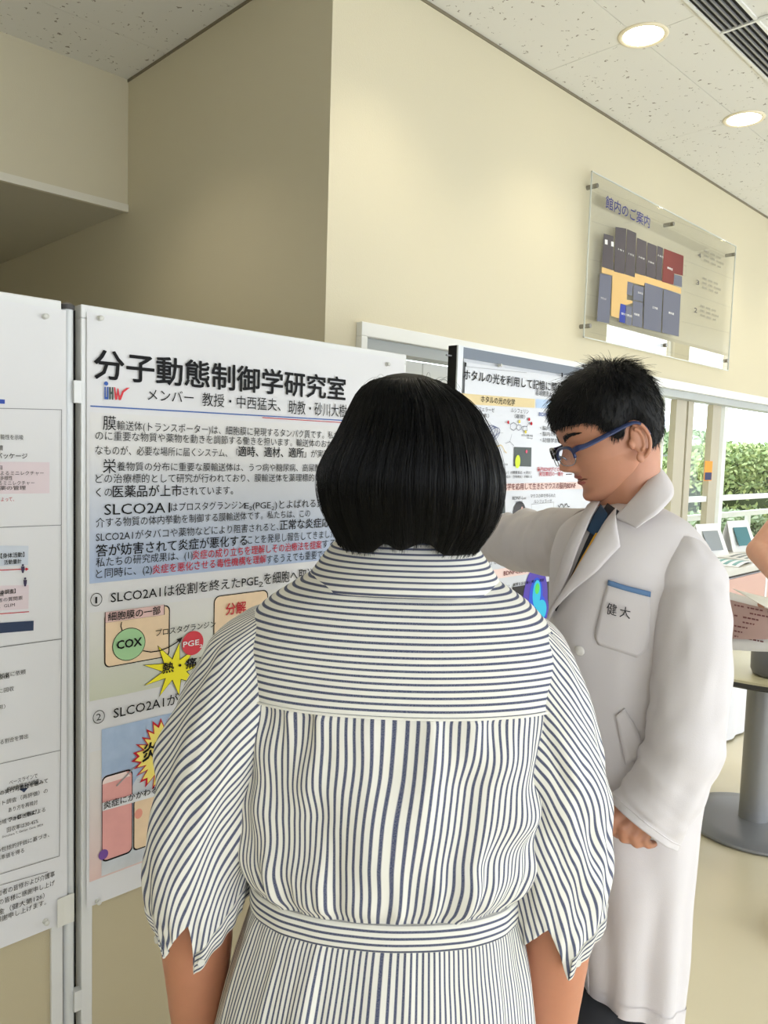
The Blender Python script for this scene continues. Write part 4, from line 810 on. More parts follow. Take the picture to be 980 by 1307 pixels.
def strands(name, m, parent, roots, n_seg, rad, taper=0.3):
    """roots: list of polylines [k,3]; each becomes a thin three-sided hair; one mesh"""
    R = np.asarray(roots); N, K = R.shape[:2]; T = np.gradient(R, axis=1); T /= np.linalg.norm(T, axis=2)[..., None]+1e-9
    ref = np.array([0.3, 0.5, 0.81]); A = np.cross(T, ref); A /= np.linalg.norm(A, axis=2)[..., None]+1e-9; B = np.cross(T, A)
    prof = rad*(1-(1-taper)*np.linspace(0, 1, K)**2); V = []
    for q in range(3):
        a = 2*PI*q/3; V.append(R+(A*math.cos(a)+B*math.sin(a))*prof[None, :, None])
    V = np.stack(V, 2)  # N,K,3,3
    idx = np.arange(N*K*3).reshape(N, K, 3); F_ = []
    for q in range(3):
        q2 = (q+1) % 3; F_.append(np.stack([idx[:, :-1, q], idx[:, :-1, q2], idx[:, 1:, q2], idx[:, 1:, q]], -1).reshape(-1, 4))
    F_ = np.concatenate(F_); V = V.reshape(-1, 3)-origin(parent)
    me = bpy.data.meshes.new(name); me.vertices.add(len(V)); me.vertices.foreach_set('co', V.ravel()); me.loops.add(F_.size); me.loops.foreach_set('vertex_index', F_.ravel())
    me.polygons.add(len(F_)); me.polygons.foreach_set('loop_start', np.arange(0, F_.size, 4)); me.polygons.foreach_set('loop_total', np.full(len(F_), 4)); me.polygons.foreach_set('use_smooth', [True]*len(F_))
    me.update(calc_edges=True); me.materials.append(m); o = bpy.data.objects.new(name, me); COL.objects.link(o); o.parent = parent; o['kind'] = 'stuff'; return o

def finger(pts, r0, r1): return [(pts[i], pts[i+1], r0+(r1-r0)*i/(len(pts)-1), r0+(r1-r0)*(i+1)/(len(pts)-1)) for i in range(len(pts)-1)]
def hanging_hand(w, d, lat, fwd, sc=1.0):
    """relaxed hand from wrist w hanging along d; lat = thumb side, fwd = palm-facing normal"""
    w, d, lat, fwd = (np.array(v, float) for v in (w, d, lat, fwd)); P = [(w, w+d*.03*sc, .021*sc, .024*sc)]
    for k, (o, L, r) in enumerate(((.024, .072, .0088), (.008, .080, .009), (-.008, .074, .0086), (-.023, .058, .0078))):
        b = w+d*.085*sc+lat*o*sc; P.append((w+d*.02*sc+lat*o*.6*sc, b, .014*sc, .0115*sc)); L *= sc
        p1 = b+(d*.9+fwd*.25)*L*.45; p2 = p1+(d*.72+fwd*.62)*L*.32; p3 = p2+(d*.5+fwd*.8)*L*.24; P += finger([b, p1, p2, p3], r*sc, r*.8*sc)
    t0 = w+d*.025*sc+lat*.022*sc; t1 = t0+(d*.6+lat*.55+fwd*.3)*.042*sc; t2 = t1+(d*.85+lat*.15+fwd*.35)*.032*sc; P += finger([t0, t1, t2], .0115*sc, .0085*sc); return P

# ================================================================== WOMAN (seen from behind)
AW = math.radians(44.0); WF = np.array([math.cos(AW), math.sin(AW), 0]); WR = np.array([math.sin(AW), -math.cos(AW), 0]); WD = 0.98
_q = ray(512, 600); WC = CAM+_q*(WD/(_q @ WF)); WC[2] = 0
def wl(x, d, z):   # lateral, depth ahead of the body axis, height -> world
    return WC + WR*x + WF*d + np.array([0, 0, z])
def wlA(X, D, Z): return WC + np.multiply.outer(X, WR) + np.multiply.outer(D, WF) + np.multiply.outer(Z, np.array([0, 0, 1.0]))
W = thing('person', 'person seen from behind with black bob hair and belted navy and white striped dress', 'person', WC)
# body: arms, torso, legs as one skin, head surface joined to it
Lsh, Rsh = (-.150, .0, 1.255), (.160, .0, 1.255); Lel, Rel = (-.254, .005, .945), (.222, .01, .95); Lwr, Rwr = (-.258, .045, .665), (.228, .045, .675)
def w3(p): return wl(*p)
bp_ = [(w3((0.005, 0, 1.20)), w3((0.005, .0, 1.02)), .10, .095), (w3((-.09, 0, 1.26)), w3((.10, 0, 1.26)), .052, .052), (w3((0, 0, 1.02)), w3((0, 0, .86)), .095, .105),
       (w3((-.07, 0, .85)), w3((.07, 0, .85)), .10, .10), (w3((0.006, .012, 1.27)), w3((0.008, .02, 1.43)), .055, .049)]
for sd, sh, el, wr_ in ((-1, Lsh, Lel, Lwr), (1, Rsh, Rel, Rwr)):
    bp_ += [(w3(sh), w3(el), .040, .045), (w3(el), w3(((el[0]*.7+wr_[0]*.3), (el[1]*.7+wr_[1]*.3), el[2]*.7+wr_[2]*.3)), .045, .049), (w3(((el[0]*.7+wr_[0]*.3), (el[1]*.7+wr_[1]*.3), el[2]*.7+wr_[2]*.3)), w3(wr_), .049, .031)]
    bp_ += hanging_hand(w3(wr_), WF*.3+np.array([0, 0, -.95]), WF, -WR*sd, .95)
    bp_ += [(w3((sd*.075, 0, .80)), w3((sd*.08, .01, .45)), .085, .052), (w3((sd*.08, .01, .45)), w3((sd*.085, -.015, .09)), .050, .032), (w3((sd*.085, -.02, .05)), w3((sd*.095, .12, .03)), .034, .026)]
V1, F1 = blob(bp_, .0065, 6)
HG, tint = head_mesh(110, 110); HF = frame(AW, math.radians(8)); hc = wl(.010, .002, 1.482)
HV = HG.reshape(-1, 3) @ HF.T + hc
mb = MB().add(V1, F1); mb.grid(HV.reshape(HG.shape), True, caps=True, flip=True)
for sd in (-1, 1):
    ev, ef = blob(ear_parts(sd), .0022, 2); mb.add(ev @ HF.T + hc, ef)
mb.build('body', SKIN, W, smooth=True)
for sd in (-1, 1):   # shoes
    G = []; 
    for t_, (r, h_) in zip(np.linspace(-.075, .175, 12), ((.012,.05),(.028,.06),(.033,.058),(.034,.05),(.034,.046),(.036,.044),(.039,.042),(.041,.038),(.040,.034),(.036,.030),(.027,.026),(.010,.018))):
        a = np.linspace(0, 2*PI, 20, endpoint=False); G.append(wlA(sd*.088+r*np.cos(a), np.full(20, t_), np.maximum(.0, h_*.5+h_*.5*np.sin(a))))
    MB().grid(np.array(G), True, caps=True).build('shoe', mat('navy_shoe', (30, 34, 48), rough=0.4), W, smooth=True)

# torso of the dress: rows (height, left, right, axis depth, back half depth, front half depth)
TR = [(1.392, -.066, .080, .010, .062, .060), (1.380, -.080, .094, .008, .072, .072), (1.366, -.104, .116, .005, .084, .082), (1.350, -.130, .142, .002, .094, .090), (1.332, -.158, .168, .0, .103, .097),
      (1.310, -.182, .190, -.001, .110, .102), (1.285, -.197, .208, -.002, .115, .106), (1.250, -.203, .218, -.003, .118, .110), (1.222, -.203, .220, -.003, .119, .113), (1.18, -.202, .219, -.002, .120, .118),
      (1.13, -.203, .214, 0, .121, .122), (1.08, -.204, .208, .0, .121, .124), (1.04, -.204, .202, .0, .121, .124), (1.005, -.199, .194, .0, .119, .120), (.980, -.188, .182, .0, .113, .114), (.966, -.176, .170, .0, .103, .108), (.958, -.172, .166, 0, .099, .106)]
NT = 520; th = np.linspace(0, 2*PI, NT, endpoint=False); U = th/(2*PI)     # th = 0 at the back, +right
n1, n2, n3 = Noise(52, 3, 1), Noise(96, 5, 2), Noise(34, 4, 3); nbroad = Noise(14, 6, 9)
def ring(rows, z, fold=None, ex=0.86):
    xl, xr, cd, bb, bf = interp(rows, z)[0]; s_, c_ = np.sin(th), np.cos(th)
    hw = (xr-xl)/2; cx_ = (xl+xr)/2; X = cx_+hw*np.sign(s_)*np.abs(s_)**ex; D = cd-np.where(c_ > 0, bb, bf)*np.sign(c_)*np.abs(c_)**ex
    if fold is not None:
        k = 1+fold/np.maximum(np.hypot(X-cx_, D-cd), .03); X = cx_+(X-cx_)*k; D = cd+(D-cd)*k
    return X, D
def tor_fold(z):
    v = np.clip((1.222-z)/(1.222-.958), 0, 1)
    top = max(0, 1-v*2.6)*min(1, v*30); low = max(0, (v-.52)/.48); mid = math.sin(PI*min(1, v*1.05))
    f = .0034*n2(U, v*.5)*(top) + .0046*n1(U, v)*top
    f += low**1.3*(1-0.5*max(0, (v-.93)/.07))*(.0080*n1(U+.003, .2+v*.6)+.0050*n2(U, .9*v)) + mid*(.0062*n3(U+.02*v, v)+.0036*n1(U, v*.8)) + mid*.008*nbroad(U, v)
    return f
zb = np.concatenate([np.linspace(1.222, 1.0, 60), np.linspace(1.0, .958, 22)[1:]])
per = 0.0076*152
def tors(zs, foldf, name, uvf, m, closed=True, off=0.0):
    G, UV = [], []; py_ = None; acc = 0; prev = None
    for z in zs:
        X, D = ring(TR, z, foldf(z)+off); P = wlA(X, D, np.full(NT, z))
        if prev is not None: acc += np.linalg.norm(P[0]-prev)
        prev = P[0]; G.append(P); UV.append(uvf(acc, z))
    mb = MB(); mb.grid(np.array(G), True, uv=np.array(UV)); return mb
Uc = np.where(U > .5, U-1, U)
# stripes run down the cloth of the gathered back; slight wander follows the folds
def uv_back(acc, z):
    v = (1.222-z)/(1.222-.958); return np.stack([Uc*per+per+.0016*n3(U, v)+.0012*nbroad(U, v), np.full(NT, acc)], 1)
mb = tors(zb, tor_fold, 'b', uv_back, STR)
TB = mb; mb.build('bodice', STR, W, smooth=True)
# yoke: horizontal stripes following its rise over the shoulders
zy = np.concatenate([np.linspace(1.219, 1.30, 24), np.linspace(1.30, 1.392, 34)[1:]])
nyk = Noise(9, 5, 21); nyk2 = Noise(26, 6, 22)
def yoke_fold(z):
    v = (z-1.22)/.17; return .0022*nyk(U, v)+.0010*nyk2(U, v)+.0015
def uv_yoke(acc, z): 
    v = (z-1.22)/.17; return np.stack([acc*1.0+.0018+.0026*(1-np.cos(th))*0+.0012*nyk(U, v), Uc], 1)
mbY = tors(zy, yoke_fold, 'y', uv_yoke, STR); mbY.build('yoke', STR, W, smooth=True)
# seam welt at the yoke edge
G = []
for z, o in ((1.2215, .0010), (1.2208, .0026), (1.2190, .0026), (1.2182, .0008)):
    X, D = ring(TR, 1.219, yoke_fold(1.219)+o); G.append(wlA(X, D, np.full(NT, z)))
MB().grid(np.array(G), True, uv=np.zeros((4, NT, 2))).build('yoke_seam', mat('cream_cotton', (230, 227, 218), rough=0.85), W, smooth=True)
# skirt
SK = [(.936, -.174, .168, 0, .101, .107), (.925, -.179, .171, 0, .105, .11), (.90, -.187, .176, 0, .113, .118), (.86, -.199, .184, 0, .124, .13), (.80, -.214, .192, 0, .138, .142), (.72, -.230, .204, 0, .152, .155), (.60, -.25, .222, 0, .17, .17), (.46, -.27, .24, 0, .185, .185), (.34, -.282, .25, 0, .195, .195)]
n4, n5 = Noise(44, 2, 5), Noise(22, 2, 6)
G, UV = [], []
for z in np.concatenate([np.linspace(.938, .86, 24), np.linspace(.86, .34, 34)[1:]]):
    v = (.938-z)/.6; a = min(1, v*9+.25)
    X, D = ring(SK, z, a*(.0042*n4(U, v)+.0018*n2(U, v))+min(1, v*2.2)*.010*n5(U, v)); G.append(wlA(X, D, np.full(NT, z))); UV.append(np.stack([Uc*0.0076*168+.9+.0012*n4(U, v), np.full(NT, z)], 1))
SKG = np.array(G)
MB().grid(SKG, True, uv=np.array(UV)).build('skirt', STR, W, smooth=True)
# belt, stripes along it
G, UV = [], []
for k, (z, o) in enumerate([(.9305, -.004), (.9300, .0035), (.934, .0052), (.946, .0058), (.958, .0052), (.9635, .0035), (.963, -.004)]):
    X, D = ring(TR, .962, o+.0012*n3(U, .5)); tl = .004*np.sin(th*1-.4)*0; G.append(wlA(X, D, z+tl+0*X)); UV.append(np.stack([np.full(NT, (z-.9302)*.92+.0022), Uc], 1))
MB().grid(np.array(G), True, uv=np.array(UV)).build('belt', STR, W, smooth=True)

# collar: stand folded over at the neck
KA = np.linspace(-2.35, 2.35, 110); rowsC = []
def cring(z0, a_l, a_r, b_, zc=0.0, cd=.014, drop=0.0):
    s_, c_ = np.sin(KA), np.cos(KA); X = np.where(s_ > 0, a_r, a_l)*np.abs(s_)**.9*np.sign(s_)+.007; D = cd-b_*np.sign(c_)*np.abs(c_)**.9
    Z = z0+zc*s_**2+drop*np.clip(-c_, 0, 1); return wlA(X, D, Z)
CR = [(1.372, .076, .080, .074, .0), (1.392, .074, .078, .070, .0), (1.4055, .0745, .0765, .0675, 0), (1.4105, .0765, .079, .069, 0), (1.4095, .081, .084, .0735, 0), (1.399, .0905, .0935, .082, .0), (1.383, .104, .106, .094, -.001), (1.3655, .118, .1195, .108, -.004), (1.3545, .1245, .1265, .1145, -.006), (1.3535, .1215, .1235, .1115, -.006)]
G, UV, acc, prev = [], [], 0, None
for z, al, ar, b_, zc in CR:
    P = cring(z, al, ar, b_, zc, drop=-.03); 
    if prev is not None: acc += np.linalg.norm(P[55]-prev)
    prev = P[55]; G.append(P); UV.append(np.stack([np.full(110, acc*1.02+.0040), KA], 1))
MB().grid(np.array(G), uv=np.array(UV)).build('collar', STR, W, smooth=True, solid=0.003)

# sleeves: rows (height, outer edge, inner edge, axis depth, half depth); the hem follows its own line with a V opening at the back
def sleeve(rows, hemz, seed, skew, buttons):
    R = np.array(rows, float); n = 300; a = np.linspace(0, 2*PI, n, endpoint=False); u = a/(2*PI); nA, nB, nC = Noise(10, 5, 40+seed), Noise(26, 8, 50+seed), Noise(5, 3, 60+seed)
    ha = np.array([h[0] for h in hemz]); hz = np.array([h[1] for h in hemz]); o = np.argsort(ha); ha, hz = ha[o], hz[o]
    hem = np.interp(a, np.concatenate([[ha[-1]-2*PI], ha, [ha[0]+2*PI]]), np.concatenate([[hz[-1]], hz, [hz[0]]])); ztop = R[0, 0]; zbot = hem.min(); tt = np.linspace(0, 1, 110)
    def pts(z, off=0.0):
        q = interp(rows, z); cx_ = (q[:, 0]+q[:, 1])/2; ra = np.abs(q[:, 0]-q[:, 1])/2; v = np.clip((ztop-z)/(ztop-zbot), 0, 1); w_ = np.clip(np.sin(PI*np.clip(v*.94+.03, 0, 1)), 0, 1)**.7
        f = w_*(.0085*nA(u+skew*.12*v, v)+.0050*nB(u+skew*.14*v, v)+.006*nC(u, v)); gat = np.clip((v-.80)/.2, 0, 1)*.0030*np.sin(a*23+3*np.sin(a*3)); f = f+gat+off
        c_, s_ = np.cos(a), np.sin(a); e = .92
        X = cx_+(ra+f)*np.sign(c_)*np.abs(c_)**e; D = q[:, 2]-(q[:, 3]+f)*np.sign(s_)*np.abs(s_)**e; return wlA(X, D, z), v
    G, UV = [], []
    for k, tk in enumerate(tt):
        z = ztop+(hem-ztop)*tk**1.0; P, v = pts(z); G.append(P)
        # stripes slant round the sleeve as it falls, because the shoulder is cut on the bias
        UV.append(np.stack([u*0.0076*round(.37/.0076)+skew*(.27*v-.09*v*v)+.0035*nA(u+skew*.12*v, v)+.0020*nB(u, v), np.full(n, tk)], 1))
    MB().grid(np.array(G), True, uv=np.array(UV)).build('sleeve', STR, W, smooth=True, solid=0.0012)
    a0_, a1_ = buttons; idx = [j for j in range(n) if not (a0_ < a[j] < a1_)]; k0 = max(i for i in range(n) if a[i] <= a0_); order = [(k0+1+len([j for j in range(n) if a0_ < a[j] < a1_])+i) % n for i in range(len(idx))]
    CG, CU = [], []
    for s_, o_ in ((0, .0004), (.03, .0022), (.5, .0026), (.97, .0024), (1, .0006)):
        z = hem+.030*(1-s_); P, v = pts(z, o_); CG.append(P[order]); CU.append(np.stack([np.full(len(order), .0015+.030*s_), u[order]], 1))
    MB().grid(np.array(CG), uv=np.array(CU)).build('cuff', STR, W, smooth=True, solid=0.001)
    for ab in (a0_-.16, a1_+.16):
        j = int(np.argmin(np.abs(a-ab))); P, v = pts(hem+.014, .003); Q, _ = pts(hem+.014, .006); d_ = Q[j]-P[j]
        MB().tube([P[j], P[j]+d_*.7], .0046, 18).build('cuff_button', mat('pearl_button', (214, 212, 204), rough=0.2), W, smooth=True, auto=40)
sleeve([(1.322, -.150, -.130, .0, .030), (1.312, -.185, -.115, 0, .050), (1.300, -.206, -.112, 0, .062), (1.284, -.226, -.115, 0, .072), (1.25, -.243, -.122, 0, .084), (1.21, -.262, -.130, 0, .090), (1.17, -.278, -.140, 0, .092), (1.125, -.292, -.152, 0, .092), (1.06, -.304, -.166, 0, .090),
        (.99, -.310, -.178, 0, .086), (.94, -.307, -.185, 0, .078), (.90, -.300, -.191, 0, .066), (.87, -.293, -.200, 0, .058), (.85, -.295, -.203, 0, .056)],
       [(.3, .920), (1.44, .856), (1.52, .934), (2.22, .873), (2.9, .912), (3.8, .93), (5.3, .925)], 1, -1.0, (1.44, 2.22))
sleeve([(1.322, .165, .145, .0, .030), (1.312, .188, .125, 0, .048), (1.300, .202, .120, 0, .058), (1.284, .214, .118, 0, .066), (1.25, .228, .120, 0, .076), (1.21, .241, .124, 0, .082), (1.17, .254, .130, .004, .084), (1.125, .267, .136, .006, .084), (1.06, .276, .142, .01, .082),
        (1.01, .281, .146, .01, .080), (.96, .280, .150, .01, .074), (.92, .277, .154, .01, .064), (.88, .266, .160, .01, .056), (.85, .262, .163, .01, .054)],
       [(.35, .914), (1.28, .864), (1.80, .938), (2.42, .892), (2.9, .925), (3.8, .93), (5.3, .925)], 2, 1.0, (1.28, 2.42))

# bob hair: smooth core and thousands of strands from the crown
HR = [(479, 507, 526, .018), (481.5, 494, 545, .036), (485, 484, 556, .050), (491, 472, 568, .063), (502, 461, 583, .076), (517, 453, 600, .087), (538, 444, 612, .096), (560, 434, 622, .102), (586, 420, 631, .106), (605, 412.5, 635, .108), (625, 410.5, 636, .106), (650, 414, 633, .098), (670, 420.5, 627, .088), (688, 428, 617, .078), (703, 434, 607, .070)]
HRl = []
for py, xl, xr_, dp in HR:
    a = ray((xl+xr_)/2, py); sc_ = (WD-.018)/(a @ WF); z = (CAM+a*sc_)[2]; l_ = (CAM+ray(xl, py)*sc_-WC) @ WR; r_ = (CAM+ray(xr_, py)*sc_-WC) @ WR
    HRl.append((z, l_, r_, dp))
HRl = np.array(HRl); hz0, hz1 = HRl[0, 0], HRl[-1, 0]
def hair_pt(a, t, off=0.0):
    """a angle (0 = back, + right), t 0 crown .. 1 tips"""
    z = hz0+(hz1-hz0)*t; R = interp(HRl, z); cx_ = (R[:, 0]+R[:, 1])/2; hw = (R[:, 1]-R[:, 0])/2+off; dp = R[:, 2]+off
    s_, c_ = np.sin(a), np.cos(a); X = cx_+hw*np.sign(s_)*np.abs(s_)**.93; D = -.012-dp*c_; return wlA(X, D, z)
ts = np.concatenate([[0.0, .002, .006, .012, .02, .03, .045, .065, .09], np.linspace(.12, 1, 34)]); ah = np.linspace(0, 2*PI, 120, endpoint=False)
face = lambda a: np.abs((a+PI) % (2*PI)-PI) > 2.25          # opening for the face
G = np.array([hair_pt(ah, t*(.985-.075*np.exp(-(((ah+PI) % (2*PI)-PI-.15)/.22)**2)-.06*np.exp(-(((ah+PI) % (2*PI)-PI+.3)/.14)**2)), -.0035) for t in ts])
mbh = MB(); P = G; f_ = []
for i in range(len(ts)-1):
    for j in range(120):
        if ts[i] > .36 and face(ah[j]): continue
        k = (j+1) % 120; f_.append((i*120+j, i*120+k, (i+1)*120+k, (i+1)*120+j))
f_.append(tuple(range(119, -1, -1))); mbh.add(P.reshape(-1, 3), f_).build('hair_core', HAIRCORE, W, smooth=True, solid=0.004)
g = np.random.default_rng(11); NS = 5200; a0 = g.uniform(-PI, PI, NS); cl = Noise(60, 1, 77); K = 22; tk = np.concatenate([[0.004], np.linspace(.03, 1, K-1)]); roots = []
a0 = a0+.03*np.sin(a0*47)+.02*np.sin(a0*23+1); lift = np.abs(g.normal(0, .0026, NS))+.0018*(1+cl((a0/(2*PI)) % 1, 0*a0+.3)); tips = g.uniform(.90, 1.012, NS)-.065*np.exp(-((a0-.15)/.22)**2)-.05*np.exp(-((a0+.3)/.14)**2); t_start = g.choice([0.004, .03, .08, .16, .3], NS, p=[.35, .2, .2, .15, .1])
wv = g.uniform(-.05, .05, NS); ph_ = g.uniform(0, 6, NS)
S_ = []
for k in range(K):
    s_ = k/(K-1); t = t_start+(tips-t_start)*s_; tf = np.where(face(a0), np.minimum(t, .40), t); a = a0+wv*np.sin(t*4+ph_)*.6+.10*(1-t)**3*np.sin(ph_)
    S_.append(hair_pt(a, np.clip(tf, .003, 1.01), 0.0)); off = (lift*np.sin(PI*min(1, .15+s_*.8))+.0006*np.sin(t*9+ph_))
    c_ = hair_pt(a, np.clip(tf, .003, 1.01), .01)-S_[-1]; S_[-1] = S_[-1]+c_/.01*off[:, None]
strands('hair', HAIR, W, np.stack(S_, 1), K, .00042)
# a few loose flyaway hairs around the crown
fly = []
for i in range(26):
    a = g.uniform(-PI, PI); t0_ = g.uniform(.003, .06); h0 = hair_pt(np.array([a]), np.array([t0_]))[0]; d0 = (h0-hair_pt(np.array([a+PI]), np.array([.1]))[0]); d0[2] = 0; d0 /= np.linalg.norm(d0)+1e-6
    L_ = g.uniform(.02, .045); hh = g.uniform(.004, .012); fly.append([h0+d0*L_*s_+np.array([0, 0, hh*math.sin(PI*min(1, s_*1.1))-.035*s_*s_]) for s_ in np.linspace(0, 1, 10)])
for i in range(30):
    sd = g.choice([-1, 1]); a = sd*g.uniform(1.2, 1.7); h_ = [hair_pt(np.array([a]), np.array([t]), .001+.007*math.sin(PI*q)*g.uniform(.5, 1))[0] for q, t in zip(np.linspace(0, 1, 10), np.linspace(.45, g.uniform(.85, 1.0), 10))]; fly.append(h_)
strands('flyaway_hair', HAIR, W, np.array(fly), 10, .00016)

# ================================================================== MAN in the lab coat
VM = math.radians(28.9); MF = np.array([math.cos(VM), math.sin(VM), 0]); MR = np.array([math.sin(VM), -math.cos(VM), 0]); MD = 1.33
_q = ray(800, 640); MC = CAM+_q*(MD/(_q @ MF)); MC[2] = 0
def mp(x, y, d):  # photograph point at a given distance along the line towards the man
    q = ray(x, y); return CAM+q*(d/(q @ MF))
def ml(p): q = np.asarray(p)-MC; return np.array([q @ MR, q @ MF, q[2]])
def mlA(X, D, Z): return MC + np.multiply.outer(X, MR) + np.multiply.outer(D, MF) + np.multiply.outer(Z, np.array([0, 0, 1.0]))
MAN = thing('person', 'person in white lab coat with short black hair, head bowed, one arm reaching left', 'person', MC)
COAT = mat('coat_white', (208, 202, 202), rough=0.75, spec=0.25, bump=0.12, bscale=700)
# coat body from silhouette rows: (photo row, left edge, right edge, half depth, axis offset)
CB = [(642, 778, 836, .052, .0), (650, 757, 852, .075, .0), (660, 737, 873, .098, .0), (674, 720, 890, .118, .0), (700, 708, 909, .138, .0), (740, 704, 920, .144, .0), (795, 703.5, 920, .138, .0), (850, 706, 912, .126, .0), (900, 709, 902, .118, .0), (960, 714, 900, .120, .0),
      (1020, 720, 893, .124, .0), (1080, 727, 887, .126, .0), (1150, 732, 882, .128, .0), (1220, 735, 878, .130, .0), (1255, 736, 875, .132, .0), (1266, 736.5, 874, .132, .0)]
CBl = []
for y, xl, xr_, hd, ao in CB: a = ml(mp(xl, y, MD)); b_ = ml(mp(xr_, y, MD)); CBl.append(((a[2]+b_[2])/2, a[0], b_[0], hd, ao))
nc1, nc2, nc3 = Noise(9, 6, 101), Noise(20, 8, 102), Noise(5, 3, 103); NCM = 240; tc_ = np.linspace(0, 2*PI, NCM, endpoint=False); uc = tc_/(2*PI)
def coat_ring(z, off=0.0, hem=None):
    z = np.broadcast_to(z, (NCM,)); q = interp(CBl, z); c_, s_ = np.cos(tc_), np.sin(tc_); e = .88; v = np.clip((CBl[0][0]-z)/(CBl[0][0]-CBl[-1][0]), 0, 1)
    f = np.minimum(1, v*6)*(.006*nc1(uc+.08*v, v)+.0042*nc2(uc+.05*v, v)+.007*nc3(uc, v)) + .0075*np.clip((v-.5)/.5, 0, 1)*np.sin(tc_*9+1.1+2*v)*(.6+.4*np.sin(tc_*2+1))
    hw = (q[:, 1]-q[:, 0])/2+f+off; cx_ = (q[:, 0]+q[:, 1])/2; hd = q[:, 2]+f+off
    return mlA(cx_+hw*np.sign(s_)*np.abs(s_)**e, q[:, 3]-hd*np.sign(c_)*np.abs(c_)**e, z)
zt_, zb_ = CBl[0][0], CBl[-1][0]; G = []
hemd = -.040*np.clip(np.cos(tc_), 0, 1)+.010*np.sin(tc_)
for t in np.linspace(0, 1, 150):
    z = zt_+(zb_-zt_)*t+hemd*max(0, (t-.8)/.2)*-1; z = np.broadcast_to(z, (NCM,))
    P = coat_ring(np.clip(z, zb_, zt_)); P[:, 2] = z; G.append(P)
COG = np.array(G); cmb = MB().grid(COG, True); coat = cmb.build('lab_coat', COAT, MAN, smooth=True, solid=0.002)
# stitched hem line: narrow proud band at the bottom edge
hb = COG[-6:].copy(); cen = hb.mean(axis=1, keepdims=True); d_ = hb-cen; d_[:, :, 2] = 0; hb += d_/np.linalg.norm(d_, axis=2, keepdims=True)*.0022
MB().grid(hb, True).build('coat_hem', COAT, coat, smooth=True)

# sleeves of the coat
def cloth_tube(name, path, m, parent, seed, n=130, K=110, amp=.004, cut=None, wr=None, solid=0.002):
    """path rows: photo x, y, distance, radius across, radius along view"""
    P = np.array([np.concatenate([mp(r[0], r[1], r[2]), r[3:5]]) for r in path]); t = np.linspace(0, 1, len(P)); tt = np.linspace(0, 1, K); Q = interp(np.column_stack([t, P]), tt)
    T = np.gradient(Q[:, :3], axis=0); T /= np.linalg.norm(T, axis=1)[:, None]; a = np.linspace(0, 2*PI, n, endpoint=False); u = a/(2*PI); nA, nB = Noise(7, 9, seed), Noise(15, 16, seed+1); G = []
    for k in range(K):
        A = np.cross(T[k], MF); A /= np.linalg.norm(A); B = np.cross(A, T[k]); v = tt[k]; f = min(1, v*5)*(amp*nA(u+.25*v, np.full(n, v))+amp*.6*nB(u+.3*v, np.full(n, v)))
        if wr is not None: f = f+sum(am*np.exp(-((v-c-.03*np.sin(a+ph))/s_)**2)*(.6+.4*np.cos(a-ph)) for c, s_, am, ph in wr)
        G.append(Q[k, :3]+np.outer(np.cos(a)*(Q[k, 3]+f), A)+np.outer(np.sin(a)*(Q[k, 4]+f), B))
    G = np.array(G); MB().grid(G, True).build(name, m, parent, smooth=True, solid=solid); return G
WRN = [(.30, .03, .004, 1.0), (.44, .022, .005, 2.0), (.52, .02, -.004, 1.5), (.60, .022, .005, 2.4), (.70, .02, .004, .6), (.84, .03, .003, 2)]
NSL = cloth_tube('near_sleeve', [(862, 700, 1.300, .022, .03), (868, 712, 1.280, .038, .048), (876, 732, 1.255, .049, .060), (881, 762, 1.235, .0530, .064), (883, 800, 1.215, .0545, .064), (882, 860, 1.205, .0545, .064), (877, 915, 1.20, .0525, .062), (868, 965, 1.195, .052, .060), (850, 1008, 1.19, .052, .056), (833, 1036, 1.185, .0535, .052), (821, 1053, 1.18, .0555, .050)], COAT, MAN, 120, amp=.005,
    wr=[(.22, .05, .003, .5), (.40, .03, -.003, 1.8), (.55, .03, .004, 2.6), (.64, .022, .0055, 1.6), (.71, .018, -.004, 1.2), (.76, .018, .0055, 1.9), (.83, .018, -.004, 1.4), (.89, .02, .004, 2.2)])
FSL = cloth_tube('far_sleeve', [(752, 676, 1.37, .035, .04), (738, 684, 1.40, .050, .055), (722, 691, 1.43, .060, .060), (700, 694, 1.47, .060, .058), (676, 693, 1.51, .056, .054), (652, 690, 1.55, .052, .050), (640, 686, 1.57, .049, .047), (615, 676, 1.60, .047, .044), (590, 664, 1.63, .044, .041)], COAT, MAN, 140, amp=.004,
    wr=[(.22, .02, .005, 1.0), (.34, .02, .006, 2.2), (.46, .018, -.005, 1.5), (.55, .02, .008, 2.6), (.66, .018, -.005, 2.0), (.76, .02, .006, 1.0)])
# shoulder seam of the near sleeve and cuff stitching
for k, nm in ((14, 'sleeve_seam'), (104, 'cuff_seam')):
    q = NSL[k]; c = q.mean(0); MB().tube(np.concatenate([q, q[:1]])+(np.concatenate([q, q[:1]])-c)*.018, .0011, 6, caps=False).build(nm, COAT, coat, smooth=True)

